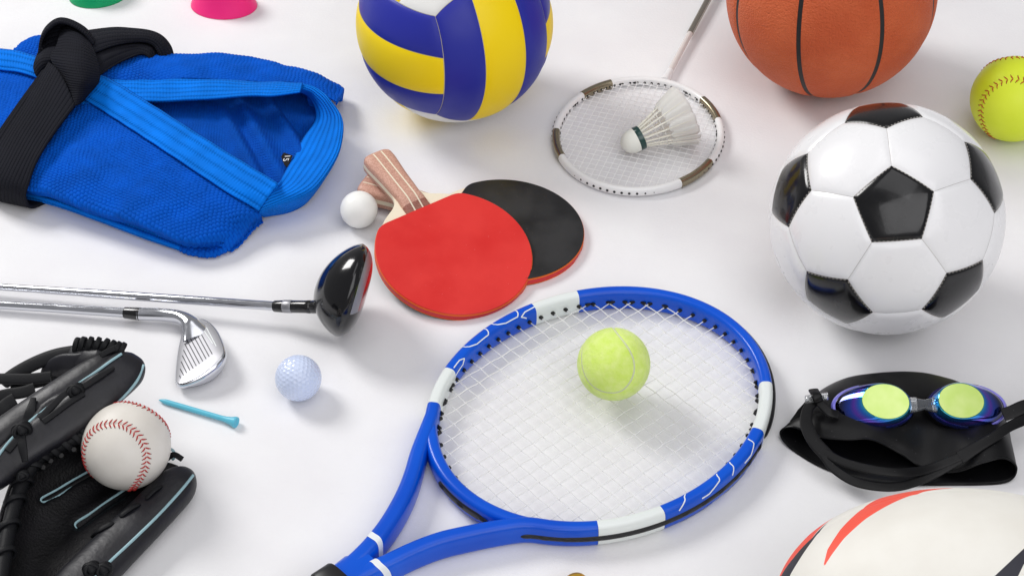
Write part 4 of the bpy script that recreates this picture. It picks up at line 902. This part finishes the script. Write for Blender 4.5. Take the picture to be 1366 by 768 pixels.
cloth('under_layer', [[(-60, 90, 20), (60, 85, 20), (200, 95, 18), (330, 100, 12), (425, 128, 8)], [(-60, 150, 20), (60, 160, 20), (200, 170, 18), (330, 190, 14), (425, 190, 8)], [(-60, 220, 12), (60, 245, 12), (180, 280, 12), (290, 305, 10), (340, 285, 10)]], 20, 40, 'gi_inside', 3.)
# size tag
def near(Pg, px, py, k=4):
    q = PX(Pg.reshape(-1, 3)); d = np.linalg.norm(q-np.array([px, py]), axis=1); i = np.argsort(d)[:k]; w_ = 1/(d[i]+.3); return (Pg.reshape(-1, 3)[i]*w_[:, None]).sum(0)/w_.sum()
zt = near(PI_, 383, 213)[2]+4
tc = np.array([G(378.5, 203.5, zt+1), G(390.5, 207.5, zt+4), G(383.5, 223, zt+1), G(371.5, 214.5, zt-.5)])
tag = add('size_tag', (np.concatenate([tc, tc-[0, 0, .6]]), [(0, 3, 2, 1), (4, 5, 6, 7), (0, 1, 5, 4), (1, 2, 6, 5), (2, 3, 7, 6), (3, 0, 4, 7)]), M['label_black'].m, root, smooth=False)
fc_ = bpy.data.curves.new('size_number', 'FONT'); fc_.body = '15'; fc_.align_x = 'CENTER'; fc_.align_y = 'CENTER'; fc_.size = 10*K; fc_.extrude = .05*K
tmp = bpy.data.objects.new('size_number_curve', fc_); COL.objects.link(tmp); bpy.context.view_layer.update()
me = bpy.data.meshes.new_from_object(tmp.evaluated_get(bpy.context.evaluated_depsgraph_get())); bpy.data.objects.remove(tmp); bpy.data.curves.remove(fc_)
me.materials.clear(); me.materials.append(M['label_print'].m)
so = bpy.data.objects.new('size_number', me); COL.objects.link(so); so.parent = tag
zx = nrm(tc[2]-tc[1]); nz_ = nrm(np.cross(tc[2]-tc[1], tc[0]-tc[1])); nz_ = nz_ if nz_[2] > 0 else -nz_; yx = np.cross(nz_, zx); cc_ = tc.mean(0)+nz_*.5+yx*1.0-zx*.8
so.matrix_local = Matrix.Translation(Vector((cc_-ORG[root.name])*K)) @ Matrix(np.stack([zx, yx, nz_], 1).tolist()).to_4x4()

# ============================================================ black belt
rows('belt_black', (26, 27, 34), 4.6, 2.8, .9, 1.0, .8)
root = thing('judo_belt', 'black stitched judo belt knotted around the blue jacket', 'belt', G(80, 120, 44))
cloth('hanging_end', [
 [(66, 84, 66), (38, 131, 56), (8, 178, 50), (-12, 212, 43), (-24, 236, 30), (-26, 256, 8), (-10, 258, 3), (8, 246, 3)],
 [(76, 92, 71), (50, 140, 59), (24, 182, 53), (3, 222, 46), (-8, 244, 34), (-8, 264, 10), (10, 264, 3), (26, 252, 3)],
 [(88, 112, 70), (62, 156, 58), (40, 192, 53), (20, 230, 46), (13, 252, 34), (16, 270, 10), (34, 269, 3), (50, 258, 3)],
 [(100, 141, 62), (71, 180, 54), (49, 216, 49), (38, 246, 40), (34, 262, 28), (41, 276, 10), (58, 271, 4), (74, 262, 4)]], 30, 90, 'belt_black', 3.4)
cloth('under_end', [
 [(56, 96, 57), (18, 148, 51), (-12, 192, 45), (-26, 216, 36)], [(66, 90, 60), (30, 140, 53), (0, 186, 47), (-14, 214, 38)], [(76, 96, 60), (44, 146, 52), (16, 190, 46), (2, 220, 38)]], 16, 50, 'belt_black', 3.)
cloth('knot_front', [
 [(83, 35, 68), (92, 36, 74), (104, 43, 75), (115, 51, 70)], [(77, 60, 73), (92, 58, 80), (110, 62, 81), (126, 72, 70)], [(69, 79, 70), (88, 82, 82), (110, 86, 83), (132, 92, 68)],
 [(82, 99, 69), (96, 104, 78), (113, 107, 78), (131, 108, 64)], [(91, 122, 62), (100, 123, 69), (110, 122, 69), (122, 120, 59)], [(96, 145, 56), (99, 143, 60), (104, 139, 60), (110, 134, 55)]], 44, 40, 'belt_black', 3.2)
cloth('knot_loop', [
 [(52, 74, 58), (55, 54, 72), (64, 40, 81), (78, 31, 86), (95, 34, 85), (112, 45, 79), (124, 60, 68)],
 [(54, 62, 58), (58, 44, 71), (67, 32, 80), (80, 25.5, 84), (97, 29, 83), (115, 40, 76), (126, 56, 64)],
 [(60, 56, 50), (64, 42, 62), (73, 32, 70), (84, 27, 74), (99, 32, 73), (115, 44, 66), (124, 60, 56)]], 22, 60, 'belt_black', 3.2)
cloth('knot_side', [[(51, 72, 54), (62, 65, 62), (77, 62, 64)], [(46, 88, 56), (57, 77, 66), (73, 76, 68)], [(48, 101, 52), (57, 89, 60), (71, 83, 63)], [(52, 104, 46), (60, 94, 52), (72, 88, 56)]], 26, 30, 'belt_black', 3.)
cloth('knot_inside', [[(57, 44, 62), (70, 31, 74), (86, 29, 77), (102, 38, 74)], [(57, 52, 56), (70, 42, 64), (86, 42, 66), (100, 50, 64)], [(54, 74, 52), (68, 66, 55), (82, 62, 58), (100, 66, 60)]], 14, 20, 'belt_black', 2.)
cloth('wrap', [
 [(108, 43, 58), (150, 38, 58), (176, 39, 56), (200, 42, 54), (216, 49, 50), (227, 62, 42), (232, 78, 30)],
 [(112, 58, 66), (150, 50, 64), (178, 49, 60), (198, 50, 57), (211, 56, 53), (220, 68, 45), (223, 84, 32)],
 [(118, 74, 64), (150, 62, 61), (176, 57, 57), (194, 57, 54), (205, 62, 50), (211, 72, 44), (213, 84, 34)]], 26, 70, 'belt_black', 3.)
cloth('wrap', [
 [(118, 76, 60), (150, 64, 57), (174, 60, 54), (190, 60, 51), (201, 64, 48), (207, 74, 42), (209, 86, 34)],
 [(124, 88, 60), (152, 74, 56), (176, 66, 52), (190, 66, 50), (200, 71, 47), (204, 80, 40), (205, 88, 34)],
 [(130, 103, 54), (156, 86, 50), (180, 75, 48), (191, 73, 47), (199, 78, 44), (202, 86, 38), (203, 92, 34)]], 22, 60, 'belt_black', 3.)

cloth('wrap_inside', [
 [(150, 60, 56), (176, 54, 53), (194, 54, 50), (206, 59, 46), (214, 70, 40), (218, 84, 30)], [(150, 74, 48), (176, 68, 46), (192, 68, 44), (202, 74, 40), (207, 84, 36), (210, 92, 30)]], 12, 40, 'belt_black', 2.)

# ============================================================ baseball glove
m = mat('glove_leather', (19, 19, 24), .34, spec=.5); m.bump(m.noise(300, 5, rough=.6), .25, .7); m.bump(m.noise(60, 3), .35, 2.); m.bump(m.noise(24, 4), .2, 4.); m.vary((18, 18, 23), (25, 25, 32), 30, 4); m.rough(.38, .48, 40)
m = mat('palm_leather', (13, 12, 15), .5, spec=.25); m.bump(m.noise(430, typ='ShaderNodeTexVoronoi'), .45, .8); m.bump(m.noise(90, 4), .35, 1.2); m.vary((10, 10, 12), (17, 16, 20), 40, 4)
m = mat('lace_leather', (18, 19, 22), .55, spec=.25); m.bump(m.noise(700, 4), .4, .5)
m = mat('piping_blue', (150, 184, 192), .5)
root = thing('baseball_glove', 'black leather baseball glove with pale blue piping in the lower left corner', 'baseball glove', G(110, 680, 0))
def pad(pts, w_, t_, n=70, up=(0, -.55, .83), tw=None, tt_=None, tips=(8, 12), p=2.4):
    Q = cr(np.array([G(*q) for q in pts]), n); sc = np.ones((n, 2)); u = np.linspace(0, 1, n)
    if tw: sc[:, 0] = np.interp(u, np.linspace(0, 1, len(tw)), tw)
    if tt_: sc[:, 1] = np.interp(u, np.linspace(0, 1, len(tt_)), tt_)
    e = np.ones(n)
    for i in range(tips[0]): e[i] = max(.12, math.sqrt(1-((tips[0]-i)/tips[0])**2))
    for i in range(tips[1]): e[n-1-i] = max(.12, math.sqrt(1-((tips[1]-i)/tips[1])**2))
    return sweep(Q, sup(w_, t_, p, 32), up=up, sc=sc*e[:, None])
GL = M['glove_leather'].m; LL = M['lace_leather'].m
S1 = pad([(-30, 656, 58), (14, 614, 62), (50, 586, 67), (88, 560, 72), (126, 530, 77), (158, 502, 80), (184, 476, 80)], 17, 10.5, tw=[.75, .82, .92, 1.0, 1.03, 1.06, 1.02], tips=(8, 9), p=2.8)
S2 = pad([(-40, 622, 60), (0, 582, 63), (45, 548, 69), (88, 519, 75), (126, 494, 79), (160, 473, 80)], 13, 10, tw=[1.1, 1.15, 1.05, 1, .95, .75], up=(-.2, -.2, .95))
add('thumb_stall', S1, GL, root); add('thumb_back', S2, GL, root); SK = Skin(S1, S2)
def cord(pts, r, mat_, name='piping', n=60, par=None): return add(name, tube(cr(np.array([G(*q) for q in pts]), n), r, 8, sc=round_ends(n, 3, .5)), mat_, par or root)
PB = M['piping_blue'].m
def lay(pts, off, n=60): return resample(cr(np.array([q for q in (SK.at(p[0], p[1], off) for p in pts) if q is not None]), 200), n)
def seat(Q, k=8):
    for _ in range(k): Q[1:-1] = .25*Q[:-2]+.5*Q[1:-1]+.25*Q[2:]
    return Q
add('piping', tube(seat(lay([(-5, 612), (13, 589), (40, 563), (66, 541), (97, 517), (128, 497), (148, 482), (162, 473), (176, 468)], .8)), 1.2, 8), PB, root)
add('piping', tube(seat(lay([(190, 478), (191, 487), (182, 508), (161, 532), (142, 548), (113, 575)], .5)), 1.2, 8), PB, root)
Q = seat(lay([(-5, 614), (13, 591), (40, 565), (66, 543), (97, 519), (128, 499), (148, 484), (160, 475)], -6)); add('thumb_liner', tube(Q, 6.5, 12), GL, root)
palm_rows = [
 [(128, 562, 66), (84, 580, 60), (48, 598, 56), (22, 628, 50), (4, 675, 44), (-10, 728, 40), (-20, 800, 36)],
 [(150, 600, 26), (112, 618, 24), (82, 640, 22), (58, 668, 20), (40, 705, 17), (26, 745, 16), (16, 810, 14)],
 [(192, 620, 10), (150, 648, 8), (116, 675, 8), (92, 705, 8), (72, 735, 8), (55, 772, 8), (45, 830, 8)],
 [(222, 618, 16), (192, 648, 14), (158, 676, 14), (130, 704, 14), (105, 732, 14), (85, 768, 14), (70, 830, 12)],
 [(238, 622, 22), (212, 652, 20), (180, 684, 20), (150, 713, 20), (122, 742, 20), (100, 775, 20), (82, 835, 18)]]
PP = patch(palm_rows, 90, 110); qx = PX(PP)
for ln in ([(140, 620), (100, 642), (78, 656), (58, 667)], [(185, 648), (142, 676), (122, 690), (104, 703)]):     # the leather dips between the finger stalls
    l_ = np.array(ln, float); d2 = np.full(qx.shape[:2], 1e9)
    for i in range(3):
        a, e_ = l_[i], l_[i+1]-l_[i]; t_ = np.clip(((qx-a)@e_)/(e_@e_), 0, 1); d2 = np.minimum(d2, ((qx-a-t_[..., None]*e_)**2).sum(-1))
    PP[..., 2] += 2.5*np.exp(-d2/18.**2)-6.*np.exp(-d2/6.**2)
PP[..., 2] = np.maximum(PP[..., 2], 2.5)
add('palm', grid(PP, flip=False), M['palm_leather'].m, root, thick=3.5, sharp=None, uv=uv_of(PP))
S3 = pad([(64, 826, 15), (112, 774, 16), (153, 732, 17), (194, 691, 18), (227, 657, 19), (253, 626, 20)], 18.5, 13.5, up=(0, 0, 1), tw=[1.15, 1.15, 1.1, 1.05, 1., .9], tips=(2, 12))
add('little_finger_stall', S3, GL, root); SK = Skin(S3, grid(PP))
add('piping', tube(seat(lay([(118, 780), (143, 752), (173, 724), (210, 688), (243, 652), (257, 634), (262, 622), (262, 615)], .6)), 1.25, 8), PB, root)
# slots between the finger stalls, edged with piping
def slot(edge, mid):
    add('slot_piping', tube(seat(lay(edge, .9, 70), 3), 1.35, 8), PB, root)
    Q = seat(lay(mid, .35, 40)); add('slot_shade_strip', sweep(Q, sup(2.8, .7, 2.5, 12), sc=round_ends(40, 5, .3)), M['channel_black'].m, root)  # black strip laid on the palm, standing in for the shade of the gap
slot([(128, 622), (100, 637), (75, 652), (58, 661), (51.5, 666), (53, 670), (63, 670), (80, 662), (100, 648), (130, 630)], [(128, 626), (100, 642), (78, 656), (58, 667)])
slot([(172, 650), (140, 671), (120, 685), (102, 696), (98.5, 702), (101, 706)], [(172, 656), (142, 676), (122, 690), (104, 703)])
# palm edge roll with lace wraps
er = cr(np.array([G(*q) for q in [(118, 576, 62), (100, 584, 61), (75, 596, 58), (54, 608, 55), (38, 628, 50), (25, 655, 46), (14, 695, 42), (6, 740, 39), (-2, 800, 36)]]), 120)
add('edge_roll', tube(er, 6.3, 14, up=(0, -.5, .8)), LL, root)
T_, S_, U_ = frames(er, (0, -.5, .8))
for f in (.05, .13, .21, .29, .38, .47, .58, .68, .78, .88):
    i = int(f*119); t = np.linspace(0, 2*pi, 29)[:-1]; slant = 4.0
    ring = er[i]+S_[i]*(8.0*np.cos(t))[:, None]+U_[i]*(7.6*np.sin(t))[:, None]+T_[i]*(slant*np.cos(t))[:, None]
    add('lace_wrap', sweep(ring, sup(2.6, 1.3, 3, 12), up=nrm(ring-er[i]), closed=True), LL, root)
for f in (.08, .165, .25, .335, .43):
    i = int(f*119); p = er[i]-S_[i]*9.5+U_[i]*1; add('eyelet', tube(np.array([p-U_[i]*2, p+U_[i]*2.2]), 2.0, 10, up=T_[i]), M['channel_black'].m, root)
def lace(pts, w_=6.5, t_=2.0, taper=None, up=(0, -.55, .83), n=50): return add('lace', ribbon(pts, w_, t_, n, up, taper), LL, root)
SK = Skin(S1, S2)
def laid(pts, w_=6.5, t_=2.0, taper=None, lift=1.4, n=40):
    Q = seat(lay(pts, lift, n), 4); sc = np.ones((n, 2))
    if taper is not None: sc[:, 0] = np.interp(np.linspace(0, 1, n), np.linspace(0, 1, len(taper)), taper)
    return add('lace', sweep(Q, sup(w_/2, t_/2, 3, 14), up=(0, -.55, .83), sc=sc), LL, root)
laid([(46, 533), (41, 550), (33, 566), (28, 575)], 8, 2.4, [.6, 1.1, 1, .8], 2.4); laid([(28, 575), (30, 595), (33, 615), (32, 632)], 7, 2.4, [1, 1.1, 1, .7], 2.); laid([(34, 576), (24, 586), (10, 602)], 6)
laid([(152, 492), (132, 504), (112, 517), (98, 522)], 5.5, 2.2, [.6, 1, 1, 1], 2.2); laid([(104, 520), (88, 527), (70, 543), (54, 559)], 6); laid([(112, 525), (92, 538), (72, 553), (58, 563)], 5)
def knot(px, py, z, r):
    c = G(px, py, z); t = np.linspace(0, 2*pi, 41)[:-1]
    for k_, (a, b_) in enumerate((((1, 0, 0), (0, .3, .95)), ((.6, .7, .2), (-.5, .1, .8)))):
        a = nrm(a); b_ = nrm(b_); ring = c+np.cos(t)[:, None]*a*r*1.2+np.sin(t)[:, None]*b_*r*.8
        add('knot', sweep(ring, sup(2.4, 1.8, 2.6, 12), up=nrm(ring-c), closed=True), LL, root)
    add('knot', pad([(px-5, py+3, z), (px, py, z+1.5), (px+5, py-3, z)], r*.8, r*.6, n=20, tips=(6, 6)), LL, root)
def knot_on(px, py, r):
    q = SK.at(px, py, r*.4); knot(px, py, q[2] if q is not None else 30, r)
knot_on(29, 573, 6); knot_on(101, 520, 5); SK = Skin(S3, grid(PP)); knot_on(122, 758, 5); knot_on(138, 759, 5); knot(30, 634, 58, 3.5)
# web
add('web_strap', pad([(2, 512, 56), (25, 496, 62), (50, 483, 68), (75, 474, 72), (102, 469, 76)], 6.5, 3.4, up=(0, -.4, .9), tips=(3, 3)), LL, root)
add('web_strap', ribbon([(-15, 505, 58), (15, 505, 62), (40, 505, 64), (68, 502, 66)], 10, 3.2), LL, root)
add('web_strap', ribbon([(-15, 532, 58), (10, 526, 60), (30, 523, 62), (46, 518, 64)], 11, 3.2), LL, root)
add('web_strap', ribbon([(-15, 556, 58), (0, 546, 62), (10, 538, 64), (20, 532, 66)], 12, 3.2), LL, root)
add('web_strap', ribbon([(15, 516, 50), (35, 512, 54), (55, 508, 56), (75, 500, 58)], 11, 3.0), LL, root)
add('web_loop', pad([(66, 508, 50), (70, 494, 62), (85, 485, 70), (105, 484, 74), (125, 480, 76)], 9, 4, up=(0, -.8, .5), tips=(3, 3)), GL, root)
add('web_block', pad([(94, 472, 74), (112, 476, 78), (130, 480, 80), (146, 474, 80)], 10, 5, up=(0, -.5, .85), tips=(4, 4)), GL, root)
add('web_roll', pad([(99, 462, 80), (115, 460, 84), (135, 461, 85), (152, 465, 85), (166, 468, 84)], 4.5, 4.5, up=(0, 0, 1), tips=(4, 4), p=2.), LL, root)
wr = cr(np.array([G(*q) for q in [(99, 462, 80), (115, 460, 84), (135, 461, 85), (152, 465, 85), (166, 468, 84)]]), 60); T_, S_, U_ = frames(wr)
for f in np.linspace(.08, .92, 8):
    i = int(f*59); t = np.linspace(0, 2*pi, 21)[:-1]; ring = wr[i]+S_[i]*(6.3*np.cos(t))[:, None]+U_[i]*(6.3*np.sin(t))[:, None]+T_[i]*(3*np.sin(t))[:, None]
    add('lace_wrap', sweep(ring, sup(2.3, 1.3, 3, 10), up=nrm(ring-wr[i]), closed=True), LL, root)
lace([(158, 462, 90), (145, 468, 90), (134, 474, 90)], 5.5)
# laces on the little finger and at its tip
for a, b_ in (((122, 716), (152, 697)), ((160, 690), (187, 672)), ((194, 666), (216, 648))):
    Q = lay([a, ((a[0]*2+b_[0])/3, (a[1]*2+b_[1])/3), ((a[0]+2*b_[0])/3, (a[1]+2*b_[1])/3), b_], .6, 24); Q[:, 2] += 1.4*np.sin(np.linspace(0, pi, 24)); add('lace', sweep(Q, sup(2.2, 1.2, 3, 12), sc=round_ends(24, 3, .5)), LL, root)
add('lace', ribbon([(222, 612, 20), (232, 606, 26), (243, 612, 26)], 5, 2), LL, root)
cord([(226, 598, 14), (231, 601, 20), (233, 608, 20), (230, 613, 16)], 1.4, PB)
# ---- baseball in the pocket
stitched('baseball', 'white baseball with red stitching held in the black glove', 'baseball', 168.4, 594.5, 58.8, (.7762, -.3148, .2699, .475), .41, 13, M['baseball_leather'].m, M['red_thread'].m, 104, 3.7, 1.2)

# ============================================================ training cones and the gold cap
def cone(name, label, px, py, rx, ry, rot, h, col, key):
    m = mat(key, col, .42, spec=.4, sss=.1); m.bump(m.noise(200, 3), .05, .4)
    c = G(px, py, 0); root = thing(name, label, 'cone', c, 'rubber cones at the back'); t = np.linspace(0, 2*pi, 96, endpoint=False)
    prof = [(1.0, 0), (1.02, .8), (1.015, 2), (.97, 6), (.88, h*.4), (.74, h*.8), (.70, h*.97), (.68, h), (.65, h*.985), (.66, h*.9), (.72, h*.6), (.86, h*.3), (.93, 4), (.96, .6)]
    P = np.array([[c+np.array([k*(rx*math.cos(a)*math.cos(rot)-ry*math.sin(a)*math.sin(rot)), k*(rx*math.cos(a)*math.sin(rot)+ry*math.sin(a)*math.cos(rot)), z]) for a in t] for k, z in prof])
    add('cone_wall', grid(P, cv=True), m.m, root, sharp=None)
cone('marker_cone', 'pink rubber cone with an open top at the upper edge', 299, 8, 39.5, 30, rad(-9), 34, (255, 44, 132), 'cone_pink')
cone('marker_cone', 'green rubber cone at the upper edge behind the belt knot', 133, -7, 36, 30, rad(22), 34, (0, 162, 100), 'cone_green')
m = mat('gold', (238, 186, 70), .28, metal=.8)
a = G(767, 770, 11); d = nrm(np.array([.12, -1, 0])); root = thing('gold_cap', 'polished gold metal cap peeking in at the bottom edge', 'metal cap', (a[0], a[1], 0))
add('cap_body', lathe([(0.01, -1), (5, -.6), (8.4, 1.2), (10.4, 4.5), (11, 9), (11, 30), (10.4, 32), (6, 34), (0.01, 34)], a, d, 48), m.m, root)
